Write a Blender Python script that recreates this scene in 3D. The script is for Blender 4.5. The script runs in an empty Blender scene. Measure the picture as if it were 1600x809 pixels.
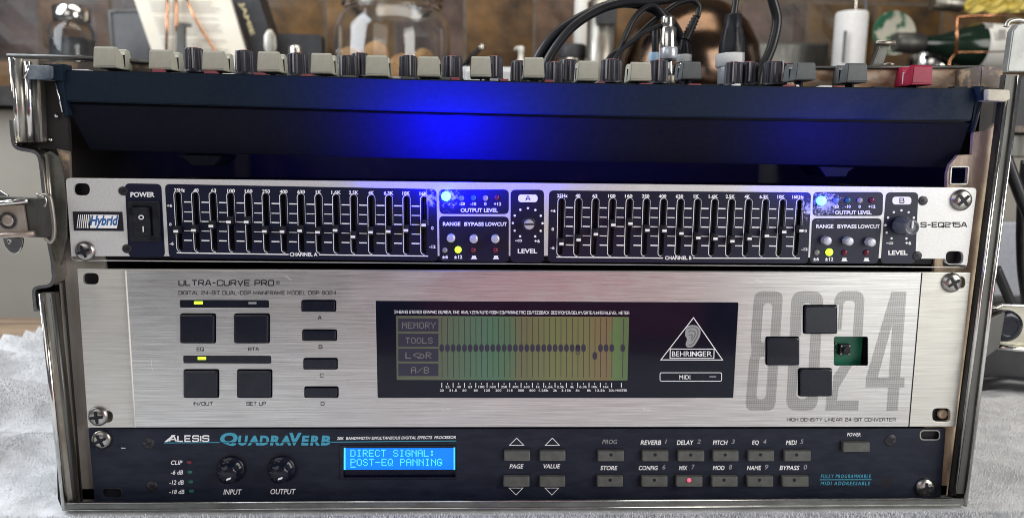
import bpy, bmesh, math, random
from mathutils import Vector, Matrix
random.seed(7)
SC = bpy.context.scene
COL = SC.collection
MM = 0.001
# ------------------------------------------------------------------ camera
F, PX0, PY0 = 1135.07, 800.0, 391.8
CAM = Vector((-24.015, -385.716, 201.17))
RX, RY, RZ = math.radians(-8.604), math.radians(-4.777), math.radians(2.786)
R3 = Matrix.Rotation(RZ, 3, 'Z') @ Matrix.Rotation(math.pi/2 + RX, 3, 'X') @ Matrix.Rotation(RY, 3, 'Y')
cd = bpy.data.cameras.new('camera'); cam = bpy.data.objects.new('camera', cd); COL.objects.link(cam)
cam.matrix_world = Matrix.Translation(CAM*MM) @ R3.to_4x4()
cd.sensor_fit = 'HORIZONTAL'; cd.sensor_width = 36; cd.lens = F/1600*36
cd.shift_y = (PY0 - 404.0)/1600
cd.clip_start = 0.01; cd.clip_end = 20
cd.dof.use_dof = True; SC.cycles.filter_width = 1.0
cd.dof.focus_distance = 0.395; cd.dof.aperture_fstop = 9.0
SC.camera = cam
# ------------------------------------------------------------------ light
w = bpy.data.worlds.new('World'); SC.world = w; w.use_nodes = True
w.node_tree.nodes['Background'].inputs[0].default_value = (0.84, 0.88, 1.0, 1)
w.node_tree.nodes['Background'].inputs[1].default_value = 0.13
SC.view_settings.view_transform = 'Standard'; SC.view_settings.look = 'None'
SC.view_settings.exposure = 0.0; SC.view_settings.gamma = 1.0
def area(name, loc, target, sx, sy, energy, color):
    l = bpy.data.lights.new(name, 'AREA'); l.shape = 'RECTANGLE'; l.size = sx; l.size_y = sy; l.energy = energy; l.color = color
    o = bpy.data.objects.new(name, l); COL.objects.link(o)
    o.location = Vector(loc)*MM
    o.rotation_euler = (Vector(target) - Vector(loc)).to_track_quat('-Z', 'Y').to_euler()
    return o
area('window_light', (1100, -700, 560), (100, 0, 120), 0.7, 0.9, 14.0, (1.0, 0.98, 0.93))
area('room_light', (-700, -900, 700), (-100, 0, 80), 0.9, 0.7, 3.0, (1.0, 0.95, 0.90))
area('pink_reflection_light', (70, -470, -30), (60, 0, 90), 0.34, 0.30, 0.17, (1.0, 0.16, 0.26))  # added lamp for the pink reflection in the brushed panel, no real lamp
area('panel_streak_light', (470, -500, 10), (170, 0, 90), 0.24, 0.5, 0.7, (0.97, 1.0, 0.97))  # added lamp, unseen, for the bright reflection right on the brushed panel
area('kitchen_light', (100, 420, 1300), (0, 1000, 300), 1.4, 0.5, 10.0, (1.0, 0.93, 0.82))
area('side_window_light', (-1100, 250, 800), (-100, 100, 50), 0.8, 0.8, 17.0, (0.86, 0.93, 1.0))
def point(name, loc, energy, color, radius):
    l = bpy.data.lights.new(name, 'POINT'); l.energy = energy; l.color = color; l.shadow_soft_size = radius*MM
    o = bpy.data.objects.new(name, l); COL.objects.link(o); o.location = Vector(loc)*MM
    return o
# ------------------------------------------------------------------ pixel -> place on a plane
def ray(px, py):
    return (R3 @ Vector(((px-PX0)/F, (PY0-py)/F, -1))).normalized()
def P(px, py, y=0.0):
    d = ray(px, py); t = (y - CAM.y)/d.y
    return CAM + d*t
def PZ(px, py, z):
    d = ray(px, py); t = (z - CAM.z)/d.z
    return CAM + d*t
def P2(px, py, y=0.0):
    v = P(px, py, y); return (v.x, v.z)
def mmpx(px, py, y=0.0):
    return (P(px+1, py, y)-P(px-1, py, y)).length/2
# ------------------------------------------------------------------ materials
MATS = {}
def mat(name, col, rough=0.5, metal=0.0, col2=None, nscale=30, stretch=(1,1,1), lo=0.4, hi=0.6, bump=0.0, bscale=200, bstretch=None,
        rvar=0.0, emit=None, estr=0.0, coat=0.0, alpha=None, trans=0.0, ior=1.45, detail=6, sheen=0.0, rnd=0.0, spec=0.5):
    if name in MATS: return MATS[name]
    m = bpy.data.materials.new(name); m.use_nodes = True; nt = m.node_tree; N = nt.nodes; L = nt.links
    b = N['Principled BSDF']
    b.inputs['Base Color'].default_value = (*col, 1); b.inputs['Roughness'].default_value = rough; b.inputs['Metallic'].default_value = metal
    b.inputs['Coat Weight'].default_value = coat; b.inputs['Transmission Weight'].default_value = trans; b.inputs['IOR'].default_value = ior
    b.inputs['Sheen Weight'].default_value = sheen; b.inputs['Specular IOR Level'].default_value = spec
    tc = N.new('ShaderNodeTexCoord')
    def noise(scale, st, det=6):
        mp = N.new('ShaderNodeMapping'); mp.inputs['Scale'].default_value = st; L.new(tc.outputs['Object'], mp.inputs[0])
        n = N.new('ShaderNodeTexNoise'); n.inputs['Scale'].default_value = scale; n.inputs['Detail'].default_value = det
        n.inputs['Roughness'].default_value = 0.6
        L.new(mp.outputs[0], n.inputs['Vector']); return n
    last = None
    if col2 is not None:
        n = noise(nscale, stretch, detail); r = N.new('ShaderNodeValToRGB')
        r.color_ramp.elements[0].position = lo; r.color_ramp.elements[1].position = hi
        r.color_ramp.elements[0].color = (*col, 1); r.color_ramp.elements[1].color = (*col2, 1)
        L.new(n.outputs[0], r.inputs[0]); last = r.outputs[0]
    if rnd > 0:
        oi = N.new('ShaderNodeObjectInfo'); hs = N.new('ShaderNodeHueSaturation')
        mr = N.new('ShaderNodeMapRange'); mr.inputs[3].default_value = 1-rnd; mr.inputs[4].default_value = 1+rnd
        L.new(oi.outputs['Random'], mr.inputs[0]); L.new(mr.outputs[0], hs.inputs['Value'])
        if rnd > .3:
            m2 = N.new('ShaderNodeMath'); m2.operation = 'FRACT'; m3 = N.new('ShaderNodeMath'); m3.operation = 'MULTIPLY'; m3.inputs[1].default_value = 7.31; L.new(oi.outputs['Random'], m3.inputs[0]); L.new(m3.outputs[0], m2.inputs[0])
            mr2 = N.new('ShaderNodeMapRange'); mr2.inputs[3].default_value = .65; mr2.inputs[4].default_value = 1.5; L.new(m2.outputs[0], mr2.inputs[0]); L.new(mr2.outputs[0], hs.inputs['Saturation'])
            mr4 = N.new('ShaderNodeMapRange'); mr4.inputs[3].default_value = .47; mr4.inputs[4].default_value = .51; L.new(m2.outputs[0], mr4.inputs[0]); L.new(mr4.outputs[0], hs.inputs['Hue'])
        if last: L.new(last, hs.inputs['Color'])
        else: hs.inputs['Color'].default_value = (*col, 1)
        last = hs.outputs[0]
    if last: L.new(last, b.inputs['Base Color'])
    if rvar > 0:
        n = noise(nscale*1.7, stretch, 4); mr = N.new('ShaderNodeMapRange')
        mr.inputs[1].default_value = .3; mr.inputs[2].default_value = .7
        mr.inputs[3].default_value = max(0.02, rough-rvar); mr.inputs[4].default_value = min(1, rough+rvar)
        L.new(n.outputs[0], mr.inputs[0]); L.new(mr.outputs[0], b.inputs['Roughness'])
    if bump > 0:
        n = noise(bscale, bstretch or stretch, 5); bp = N.new('ShaderNodeBump'); bp.inputs['Strength'].default_value = bump
        bp.inputs['Distance'].default_value = 0.0004
        L.new(n.outputs[0], bp.inputs['Height']); L.new(bp.outputs[0], b.inputs['Normal'])
    if emit is not None:
        b.inputs['Emission Color'].default_value = (*emit, 1); b.inputs['Emission Strength'].default_value = estr
    if alpha is not None: b.inputs['Alpha'].default_value = alpha
    MATS[name] = m; return m
def M(n): return MATS[n]
mat('silver_paint', (.66,.66,.65), .45, .45, col2=(.72,.72,.71), nscale=900, bump=.06, bscale=2500, rvar=.05)
mat('brushed_alu', (.50,.49,.475), .34, .9, col2=(.74,.735,.72), nscale=900, stretch=(.030,1,2.0), lo=.36, hi=.66, bump=.20, bscale=900, bstretch=(.03,1,2.0), rvar=.08)
mat('brushed_ear', (.56,.545,.50), .42, .8, col2=(.68,.665,.62), nscale=700, stretch=(.05,1,1.8), lo=.35, hi=.65, bump=.12, bscale=700, rvar=.06)
mat('navy_print', (.003,.005,.024), .42, 0, spec=.3, col2=(.004,.006,.028), nscale=300, bump=.03, bscale=1500)
mat('white_print', (.93,.93,.95), .5)
mat('grey_print', (.30,.30,.32), .5)
mat('black_print', (.012,.012,.018), .45)
mat('cyan_print', (.06,.36,.52), .45)
mat('black_panel', (.010,.013,.026), .42, 0.0, col2=(.016,.020,.036), nscale=260, stretch=(.3,1,1), bump=.08, bscale=900, rvar=.08, spec=.3)
mat('display_window', (.003,.004,.013), .14, 0, coat=.1, col2=(.004,.005,.016), nscale=90, spec=.3)
mat('black_plastic', (.007,.008,.012), .38, 0, col2=(.018,.019,.024), nscale=150, bump=.05, bscale=1800, spec=.3)
mat('gloss_button', (.006,.0075,.016), .24, 0, col2=(.008,.010,.020), nscale=60, coat=.25, bump=.02, bscale=900, spec=.3)
mat('grey_rubber', (.085,.088,.082), .48, 0, col2=(.11,.113,.104), nscale=200, bump=.06, bscale=1500)
mat('slot_dark', (.004,.004,.010), .6)
mat('silver_button', (.50,.52,.58), .28, .35, col2=(.58,.60,.66), nscale=200)
mat('chrome', (.42,.405,.36), .42, 1.0, col2=(.15,.10,.06), nscale=70, stretch=(1,1,.25), lo=.45, hi=.75, bump=.25, bscale=160, rvar=.12)
mat('chrome_clean', (.72,.71,.68), .14, 1.0, col2=(.55,.53,.49), nscale=90, bump=.06, bscale=200, rvar=.06)
mat('trim_alu', (.27,.28,.27), .42, .7, col2=(.12,.12,.11), nscale=90, stretch=(.5,1,1), lo=.42, hi=.78, bump=.3, bscale=400, rvar=.12)
mat('bracket_grey', (.30,.31,.30), .38, .5, col2=(.22,.23,.22), nscale=60, bump=.1, bscale=300)
mat('extrusion_alu', (.13,.13,.122), .46, .85, col2=(.07,.066,.058), nscale=60, stretch=(1,1,.22), lo=.42, hi=.78, bump=.3, bscale=300, rvar=.12)
mat('screw_steel', (.42,.405,.38), .27, 1.0, col2=(.16,.15,.14), nscale=140, lo=.4, hi=.75, bump=.06, bscale=500, rvar=.06)
mat('dark_screw', (.03,.03,.035), .35, .6, col2=(.06,.06,.065), nscale=400)
mat('rail_steel', (.21,.19,.165), .6, .1, col2=(.36,.33,.29), nscale=55, stretch=(1.5,1,.35), lo=.3, hi=.75, bump=.3, bscale=260, rvar=.12)
mat('rail_worn', (.42,.32,.22), .6, .1, col2=(.75,.60,.40), nscale=110, stretch=(1.5,1,.4), lo=.42, hi=.68, bump=.35, bscale=300, rvar=.12)
mat('worn_ply', (.36,.21,.12), .7, 0, col2=(.62,.50,.38), nscale=120, stretch=(.6,1,1.2), lo=.4, hi=.62, bump=.5, bscale=260)
mat('worn_paint', (.16,.13,.11), .6, 0, col2=(.42,.31,.20), nscale=140, lo=.5, hi=.6, bump=.4, bscale=260)
mat('case_inside', (.016,.014,.014), .7, 0, col2=(.05,.034,.025), nscale=30, lo=.5, hi=.8)
mat('mixer_body', (.0060,.0135,.025), .55, 0, spec=.18, col2=(.0075,.016,.029), nscale=400, bump=.10, bscale=1600, rvar=.05)
mat('mixer_lower', (.0038,.0048,.0105), .62, 0, spec=.13, col2=(.005,.0062,.0125), nscale=400, bump=.10, bscale=1600, rvar=.05)
mat('cap_cream', (.42,.415,.345), .42, 0, col2=(.47,.465,.40), nscale=120, bump=.03, bscale=900)
mat('cap_grey', (.10,.11,.115), .40, 0, col2=(.125,.135,.14), nscale=120, bump=.03, bscale=900)
mat('cap_red', (.30,.012,.045), .38, 0, col2=(.36,.02,.06), nscale=120, bump=.03, bscale=900)
mat('knob_black', (.026,.024,.040), .40, 0, col2=(.040,.038,.048), nscale=200)
mat('knob_line', (.38,.36,.40), .4)
mat('knob_red', (.30,.07,.09), .45)
mat('towel_cloth', (.58,.59,.61), .95, 0, col2=(.80,.81,.83), nscale=60, bump=.6, bscale=700, sheen=.3)
mat('towel_pile', (.66,.67,.69), .95, 0, col2=(.84,.84,.85), nscale=160, sheen=.3)
mat('cable_rubber', (.014,.014,.016), .32, 0, col2=(.02,.02,.024), nscale=90)
mat('glass', (.95,.97,.97), .02, 0, trans=1.0, ior=1.45)
mat('biscuit', (.55,.33,.15), .8, 0, col2=(.40,.22,.10), nscale=60, bump=.4, bscale=200)
mat('slate_tile', (.030,.021,.016), .42, 0, col2=(.20,.125,.075), nscale=11, lo=.36, hi=.70, bump=.7, bscale=35, rnd=.35, rvar=.1, detail=9)
mat('grout', (.11,.085,.065), .9, 0, col2=(.15,.12,.09), nscale=60)
mat('cabinet_paint', (.35,.325,.28), .5, 0, col2=(.40,.37,.32), nscale=4)
mat('worktop', (.035,.033,.034), .3, 0, col2=(.06,.055,.052), nscale=80)
mat('floor', (.22,.20,.18), .6, 0, col2=(.28,.26,.24), nscale=12)
mat('table_wood', (.15,.10,.065), .45, 0, col2=(.32,.22,.14), nscale=12, stretch=(.3,4,1), bump=.2, bscale=60)
mat('paper', (.80,.74,.62), .8, 0, col2=(.84,.79,.68), nscale=20)
mat('paper_ink', (.40,.38,.36), .8)
mat('copper', (.72,.34,.18), .25, 1.0, col2=(.55,.26,.14), nscale=40, rvar=.08)
mat('dark_box', (.03,.03,.034), .5, 0, col2=(.045,.045,.05), nscale=40)
mat('grey_card', (.10,.10,.105), .4, 0, col2=(.13,.13,.135), nscale=20)
mat('white_paper', (.72,.72,.72), .85, 0, col2=(.78,.78,.78), nscale=60, bump=.2, bscale=300)
mat('green_glass', (.004,.014,.008), .15, 0, col2=(.008,.022,.012), nscale=20)
mat('label_white', (.78,.76,.70), .6, 0, col2=(.82,.80,.75), nscale=30)
mat('yellow_pack', (.65,.48,.07), .5, 0, col2=(.72,.60,.18), nscale=30)
mat('pcb', (.01,.13,.075), .4, 0, col2=(.015,.18,.10), nscale=100)
mat('plate_glaze', (.62,.60,.50), .25, 0, col2=(.03,.13,.07), nscale=26, lo=.46, hi=.54, detail=3)
mat('blue_tag', (.35,.55,.75), .5)
mat('lcd_blue', (.0,.12,.5), .3, emit=(.0,.17,.95), estr=1.0)
mat('lcd_cyan', (.1,.6,.8), .3, emit=(.05,.60,1.0), estr=1.15)
mat('led_white_blue', (.3,.6,1), .2, emit=(.07,.36,1.0), estr=5)
mat('led_green_lit', (.4,.9,.05), .2, emit=(.50,1.0,.03), estr=1.6)
mat('led_bar_lit', (.4,.9,.05), .3, emit=(.55,1.0,.03), estr=1.3)
mat('led_red_lit', (.9,.1,.15), .2, emit=(1.0,.06,.12), estr=1.8)
mat('led_off_blue', (.20,.30,.55), .15, trans=.3)
mat('led_off_green', (.03,.16,.13), .15, trans=.2)
mat('led_off_amber', (.42,.36,.26), .15, trans=.2)
mat('led_off_red', (.17,.015,.035), .15, trans=.2)
mat('led_off_clear', (.28,.28,.26), .15, trans=.2)
mat('lcd_ink', (.030,.030,.055), .3, 0)
mat('lcd_ink_light', (.19,.19,.17), .3, 0)
mat('iridescent', (.2,.2,.2), .3)

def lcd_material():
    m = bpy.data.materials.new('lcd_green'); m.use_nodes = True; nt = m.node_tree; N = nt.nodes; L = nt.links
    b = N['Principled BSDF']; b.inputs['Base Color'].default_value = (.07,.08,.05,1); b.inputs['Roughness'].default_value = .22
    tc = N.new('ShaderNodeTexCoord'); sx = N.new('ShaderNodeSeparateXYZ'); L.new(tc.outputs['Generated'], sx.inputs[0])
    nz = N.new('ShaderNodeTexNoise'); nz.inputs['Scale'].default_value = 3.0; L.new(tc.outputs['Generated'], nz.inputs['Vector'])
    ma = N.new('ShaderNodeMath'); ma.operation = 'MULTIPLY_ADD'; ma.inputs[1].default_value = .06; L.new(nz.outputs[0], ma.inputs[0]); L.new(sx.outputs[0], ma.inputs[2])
    r = N.new('ShaderNodeValToRGB'); cr = r.color_ramp  # rainbow reflections on the screen are painted into its emission, left to right
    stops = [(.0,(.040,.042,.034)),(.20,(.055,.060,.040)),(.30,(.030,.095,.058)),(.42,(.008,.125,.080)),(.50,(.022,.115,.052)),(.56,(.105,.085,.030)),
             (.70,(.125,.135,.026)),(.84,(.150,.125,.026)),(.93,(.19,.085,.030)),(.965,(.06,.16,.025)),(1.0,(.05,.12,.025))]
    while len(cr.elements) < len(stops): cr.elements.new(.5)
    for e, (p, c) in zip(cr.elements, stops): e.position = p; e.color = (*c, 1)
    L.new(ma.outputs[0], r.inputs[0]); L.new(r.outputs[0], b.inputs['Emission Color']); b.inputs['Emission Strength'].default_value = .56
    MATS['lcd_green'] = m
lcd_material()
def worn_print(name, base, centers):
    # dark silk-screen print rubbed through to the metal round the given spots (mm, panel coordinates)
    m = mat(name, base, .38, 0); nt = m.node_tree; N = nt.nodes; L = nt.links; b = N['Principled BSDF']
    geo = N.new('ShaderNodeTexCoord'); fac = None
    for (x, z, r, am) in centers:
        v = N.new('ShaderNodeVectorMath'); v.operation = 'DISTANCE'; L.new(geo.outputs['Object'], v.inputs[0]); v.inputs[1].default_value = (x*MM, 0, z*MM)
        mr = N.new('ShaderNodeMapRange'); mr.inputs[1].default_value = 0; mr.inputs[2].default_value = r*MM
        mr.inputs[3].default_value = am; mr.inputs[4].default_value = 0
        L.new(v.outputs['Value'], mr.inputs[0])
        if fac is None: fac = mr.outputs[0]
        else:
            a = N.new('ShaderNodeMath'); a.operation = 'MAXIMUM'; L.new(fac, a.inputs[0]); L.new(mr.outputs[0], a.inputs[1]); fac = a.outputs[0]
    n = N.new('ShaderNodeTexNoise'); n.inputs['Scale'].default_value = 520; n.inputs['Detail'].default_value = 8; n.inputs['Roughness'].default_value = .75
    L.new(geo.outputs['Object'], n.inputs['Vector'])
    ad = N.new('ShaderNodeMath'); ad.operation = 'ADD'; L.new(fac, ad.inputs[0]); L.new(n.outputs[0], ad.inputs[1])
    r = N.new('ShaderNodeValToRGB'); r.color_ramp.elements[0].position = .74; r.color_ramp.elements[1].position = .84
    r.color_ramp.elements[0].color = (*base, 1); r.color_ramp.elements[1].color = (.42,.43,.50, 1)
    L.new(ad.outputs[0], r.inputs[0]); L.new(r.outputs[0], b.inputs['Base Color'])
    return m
def halftone():
    m = mat('halftone_print', (.10,.105,.11), .5); nt = m.node_tree; N = nt.nodes; L = nt.links; b = N['Principled BSDF']
    tc = N.new('ShaderNodeTexCoord'); mp = N.new('ShaderNodeMapping'); mp.inputs['Rotation'].default_value = (0, math.radians(45), 0)
    L.new(tc.outputs['Object'], mp.inputs[0]); ck = N.new('ShaderNodeTexChecker'); ck.inputs['Scale'].default_value = 1150
    L.new(mp.outputs[0], ck.inputs['Vector']); mr = N.new('ShaderNodeMapRange'); mr.inputs[3].default_value = .20; mr.inputs[4].default_value = .36
    L.new(ck.outputs['Fac'], mr.inputs[0]); L.new(mr.outputs[0], b.inputs['Alpha'])
halftone()
def smudge(name, scale, amt):
    nt = MATS[name].node_tree; N = nt.nodes; L = nt.links; b = N['Principled BSDF']; src = b.inputs['Roughness'].links[0].from_socket
    tc = N.new('ShaderNodeTexCoord'); n = N.new('ShaderNodeTexNoise'); n.inputs['Scale'].default_value = scale; n.inputs['Detail'].default_value = 7; n.inputs['Distortion'].default_value = .8
    L.new(tc.outputs['Object'], n.inputs['Vector']); r = N.new('ShaderNodeMapRange'); r.inputs[1].default_value = .52; r.inputs[2].default_value = .68; r.inputs[3].default_value = 0; r.inputs[4].default_value = amt
    L.new(n.outputs[0], r.inputs[0]); a = N.new('ShaderNodeMath'); a.operation = 'ADD'; L.new(src, a.inputs[0]); L.new(r.outputs[0], a.inputs[1]); L.new(a.outputs[0], b.inputs['Roughness'])
smudge('brushed_alu', 28, .07); smudge('brushed_ear', 40, .2); smudge('black_panel', 24, .25); smudge('mixer_body', 20, .2); smudge('silver_paint', 30, .18)
# ------------------------------------------------------------------ object helpers
def wloc(o):
    v = Vector((0,0,0))
    while o: v += o.location; o = o.parent
    return v
def link(name, me, m, parent=None, loc=(0,0,0), label=None, cat=None, kind=None, group=None, rot=None):
    """mesh vertices are in metres relative to loc (mm, world)"""
    o = bpy.data.objects.new(name, me); COL.objects.link(o)
    wl = Vector(loc)*MM
    if parent is not None: o.parent = parent; o.location = wl - wloc(parent)
    else: o.location = wl
    if rot: o.rotation_euler = rot
    if m is not None and len(me.materials) == 0: me.materials.append(MATS[m] if isinstance(m, str) else m)
    if label: o['label'] = label
    if cat: o['category'] = cat
    if kind: o['kind'] = kind
    if group: o['group'] = group
    return o
def thing(name, label, cat, loc, group=None):
    o = bpy.data.objects.new(name, None); o.empty_display_size = .02; COL.objects.link(o); o.location = Vector(loc)*MM
    o['label'] = label; o['category'] = cat
    if group: o['group'] = group
    return o
class B:
    """collects geometry in mm world coordinates"""
    def __init__(s): s.v = []; s.f = []; s.sm = []
    def add(s, vs, fs, smooth=False):
        k = len(s.v); s.v += [tuple(v) for v in vs]; s.f += [tuple(i+k for i in f) for f in fs]; s.sm += [smooth]*len(fs)
        return s
    def box(s, x0, x1, y0, y1, z0, z1, bev=0.0):
        if bev <= 0:
            vs = [(x,y,z) for x in (x0,x1) for y in (y0,y1) for z in (z0,z1)]
            return s.add(vs, [(0,1,3,2),(4,6,7,5),(0,4,5,1),(2,3,7,6),(0,2,6,4),(1,5,7,3)])
        bm = bmesh.new(); bmesh.ops.create_cube(bm, size=1)
        for v in bm.verts: v.co = Vector(((x0+x1)/2+v.co.x*(x1-x0), (y0+y1)/2+v.co.y*(y1-y0), (z0+z1)/2+v.co.z*(z1-z0)))
        bmesh.ops.bevel(bm, geom=list(bm.edges), offset=bev, segments=2, affect='EDGES', profile=.6)
        return s.bm(bm)
    def bm(s, bm, smooth=False):
        bm.verts.index_update(); vs = [v.co.copy() for v in bm.verts]; fs = [[v.index for v in f.verts] for f in bm.faces]
        bm.free(); return s.add(vs, fs, smooth)
    def me(s, me, f, smooth=False):
        vs = [f(v.co) for v in me.vertices]; fs = [tuple(p.vertices) for p in me.polygons]
        return s.add(vs, fs, smooth)
    def lathe(s, c, axis, prof, n=24, smooth=True, caps=True, flute=None):
        """prof: (radius, distance along axis)"""
        ax = Vector(axis).normalized(); q = Vector((0,0,1)).rotation_difference(ax)
        vs = []; fs = []
        for r, h in prof:
            for i in range(n):
                a = 2*math.pi*i/n; rr = r
                if flute and h > flute[2] and h < flute[3]: rr = r*(1 - flute[1]*(0.5+0.5*math.cos(a*flute[0])))
                vs.append(Vector(c) + q @ Vector((rr*math.cos(a), rr*math.sin(a), h)))
        for j in range(len(prof)-1):
            for i in range(n):
                k = (i+1) % n; fs.append((j*n+i, j*n+k, (j+1)*n+k, (j+1)*n+i))
        s.add(vs, fs, smooth)
        if caps:
            m = len(prof)-1
            s.add(vs[:n], [tuple(range(n-1,-1,-1))]); s.add(vs[m*n:], [tuple(range(n))])
        return s
    def tube(s, pts, r, n=8, smooth=True, sq=1.0):
        pts = [Vector(p) for p in pts]; vs = []; fs = []; up = Vector((0,0,1)); prev = None
        for i, p in enumerate(pts):
            t = (pts[min(i+1, len(pts)-1)] - pts[max(i-1, 0)]).normalized()
            a = prev if prev is not None else (t.cross(up) if abs(t.dot(up)) < .95 else t.cross(Vector((1,0,0))))
            a = (a - t*a.dot(t)).normalized(); b_ = t.cross(a); prev = a
            rr = r[i] if isinstance(r, (list, tuple)) else r
            for k in range(n):
                g = 2*math.pi*k/n; vs.append(p + (a*math.cos(g) + b_*math.sin(g)*sq)*rr)
        for i in range(len(pts)-1):
            for k in range(n):
                q = (k+1) % n; fs.append((i*n+k, i*n+q, (i+1)*n+q, (i+1)*n+k))
        fs.append(tuple(range(n-1,-1,-1))); m = (len(pts)-1)*n; fs.append(tuple(range(m, m+n)))
        return s.add(vs, fs, smooth)
    def prism(s, poly, a0, a1, axis='y'):
        """poly (u,v) extruded from a0 to a1; axis y: (x,z), axis x: (y,z), axis z: (x,y)"""
        def mk(u, v, a): return (u, a, v) if axis == 'y' else ((a, u, v) if axis == 'x' else (u, v, a))
        n = len(poly); vs = [mk(u, v, a0) for u, v in poly] + [mk(u, v, a1) for u, v in poly]
        fs = [tuple(range(n)), tuple(range(2*n-1, n-1, -1))] + [(i, (i+1) % n, (i+1) % n + n, i+n) for i in range(n)]
        return s.add(vs, fs)
    def build(s, name, m, parent=None, loc=None, bevel=0.0, fix=True, **kw):
        if loc is None: loc = tuple(wloc(parent)/MM) if parent is not None else (0,0,0)
        me = bpy.data.meshes.new(name); me.from_pydata([((x-loc[0])*MM, (y-loc[1])*MM, (z-loc[2])*MM) for x, y, z in s.v], [], s.f)
        for p, sm in zip(me.polygons, s.sm): p.use_smooth = sm
        if fix or bevel:
            bm = bmesh.new(); bm.from_mesh(me)
            if fix: bmesh.ops.recalc_face_normals(bm, faces=bm.faces)
            if bevel: bmesh.ops.bevel(bm, geom=[e for e in bm.edges if len(e.link_faces) == 2 and e.calc_face_angle(0) > .6], offset=bevel*MM, segments=2, affect='EDGES')
            bm.to_mesh(me); bm.free()
        me.update()
        return link(name, me, m, parent, loc, **kw)
def spline(pts, n=8):
    """Catmull-Rom through pts"""
    pts = [Vector(p) for p in pts]; out = []
    for i in range(len(pts)-1):
        p0 = pts[max(i-1,0)]; p1 = pts[i]; p2 = pts[i+1]; p3 = pts[min(i+2, len(pts)-1)]
        for k in range(n):
            t = k/n
            out.append(.5*((2*p1) + (p2-p0)*t + (2*p0-5*p1+4*p2-p3)*t*t + (3*p1-p0-3*p2+p3)*t**3))
    out.append(pts[-1]); return out
# 2D loops in (x,z) mm -------------------------------------------------------
def rnd(pts, r, n=4):
    out = []; m = len(pts)
    for i in range(m):
        p = Vector(pts[i]); a = Vector(pts[i-1]) - p; b_ = Vector(pts[(i+1) % m]) - p
        d = min(r, a.length*.49, b_.length*.49); pa = p + a.normalized()*d; pb = p + b_.normalized()*d
        for k in range(n+1):
            t = k/n; out.append(tuple(pa*(1-t)**2 + p*2*t*(1-t) + pb*t*t))
    return out
def quad(c, y, r=0, n=4):
    """c: 4 px corners -> rounded loop on plane y"""
    p = [P2(a, b_, y) for a, b_ in c]
    return rnd(p, r, n) if r > 0 else p
def rect(x0, y0, x1, y1, y, r=0, n=4):
    return quad([(x0,y0),(x1,y0),(x1,y1),(x0,y1)], y, r, n)
def wrect(cx, cy, wpx, hpx, y, r=0, n=4):
    """axis-aligned rectangle round a px centre"""
    c = P2(cx, cy, y); s = mmpx(cx, cy, y); a = wpx*s/2; b_ = hpx*s/2
    p = [(c[0]-a,c[1]+b_),(c[0]+a,c[1]+b_),(c[0]+a,c[1]-b_),(c[0]-a,c[1]-b_)]
    return rnd(p, r, n) if r > 0 else p
def circ(cx, cy, rpx, y, n=20):
    c = P2(cx, cy, y); r = rpx*mmpx(cx, cy, y)
    return [(c[0]+r*math.cos(2*math.pi*i/n), c[1]+r*math.sin(2*math.pi*i/n)) for i in range(n)]
def area2(l): return sum(l[i-1][0]*l[i][1]-l[i][0]*l[i-1][1] for i in range(len(l)))/2
def fill(b, loops, y, thick=0.0, bev=0.0):
    """outline with holes, front face at y, going back by thick"""
    cu = bpy.data.curves.new('t', 'CURVE'); cu.dimensions = '2D'; cu.fill_mode = 'BOTH' if True else 'NONE'
    cu.extrude = max(0, thick/2-bev); cu.bevel_depth = bev; cu.bevel_resolution = 1; cu.offset = -bev
    for k, l in enumerate(loops):
        if (area2(l) > 0) == (k > 0): l = l[::-1]
        sp = cu.splines.new('POLY'); sp.points.add(len(l)-1)
        for q, (x, z) in zip(sp.points, l): q.co = (x, z, 0, 1)
        sp.use_cyclic_u = True
    o = bpy.data.objects.new('t', cu); COL.objects.link(o)
    me = bpy.data.meshes.new_from_object(o)
    b.me(me, lambda c: (c.x, y + thick/2 - c.z, c.y))
    bpy.data.objects.remove(o); bpy.data.curves.remove(cu); bpy.data.meshes.remove(me)
    return b
def plate(name, loops, y, thick, m, parent, bev=0.15, **kw):
    return fill(B(), loops, y, thick, bev).build(name, m, parent, fix=False, **kw)
def stroke(b, pts, w_, y, closed=False):
    """flat line of width w_ (mm) along (x,z) points"""
    pts = [Vector(p) for p in pts]; n = len(pts); L_, R_ = [], []
    for i in range(n):
        if closed: a = pts[i]-pts[i-1]; c = pts[(i+1) % n]-pts[i]
        else: a = pts[i]-pts[max(i-1,0)]; c = pts[min(i+1,n-1)]-pts[i]
        if a.length < 1e-9: a = c
        if c.length < 1e-9: c = a
        a = a.normalized(); c = c.normalized(); nn = Vector((-(a.y+c.y), a.x+c.x))
        if nn.length < 1e-6: nn = Vector((-a.y, a.x))
        nn.normalize(); k = w_/2/max(.45, nn.dot(Vector((-a.y, a.x))))
        L_.append(pts[i]+nn*k); R_.append(pts[i]-nn*k)
    vs = [(p.x, y, p.y) for p in L_+R_]; m = n if closed else n-1
    b.add(vs, [(i, (i+1) % n, (i+1) % n + n, i+n) for i in range(m)])
    return b
def linepx(b, pts, wpx, y, closed=False):
    return stroke(b, [P2(x, z, y) for x, z in pts], wpx*mmpx(*pts[0], y), y, closed)
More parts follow.
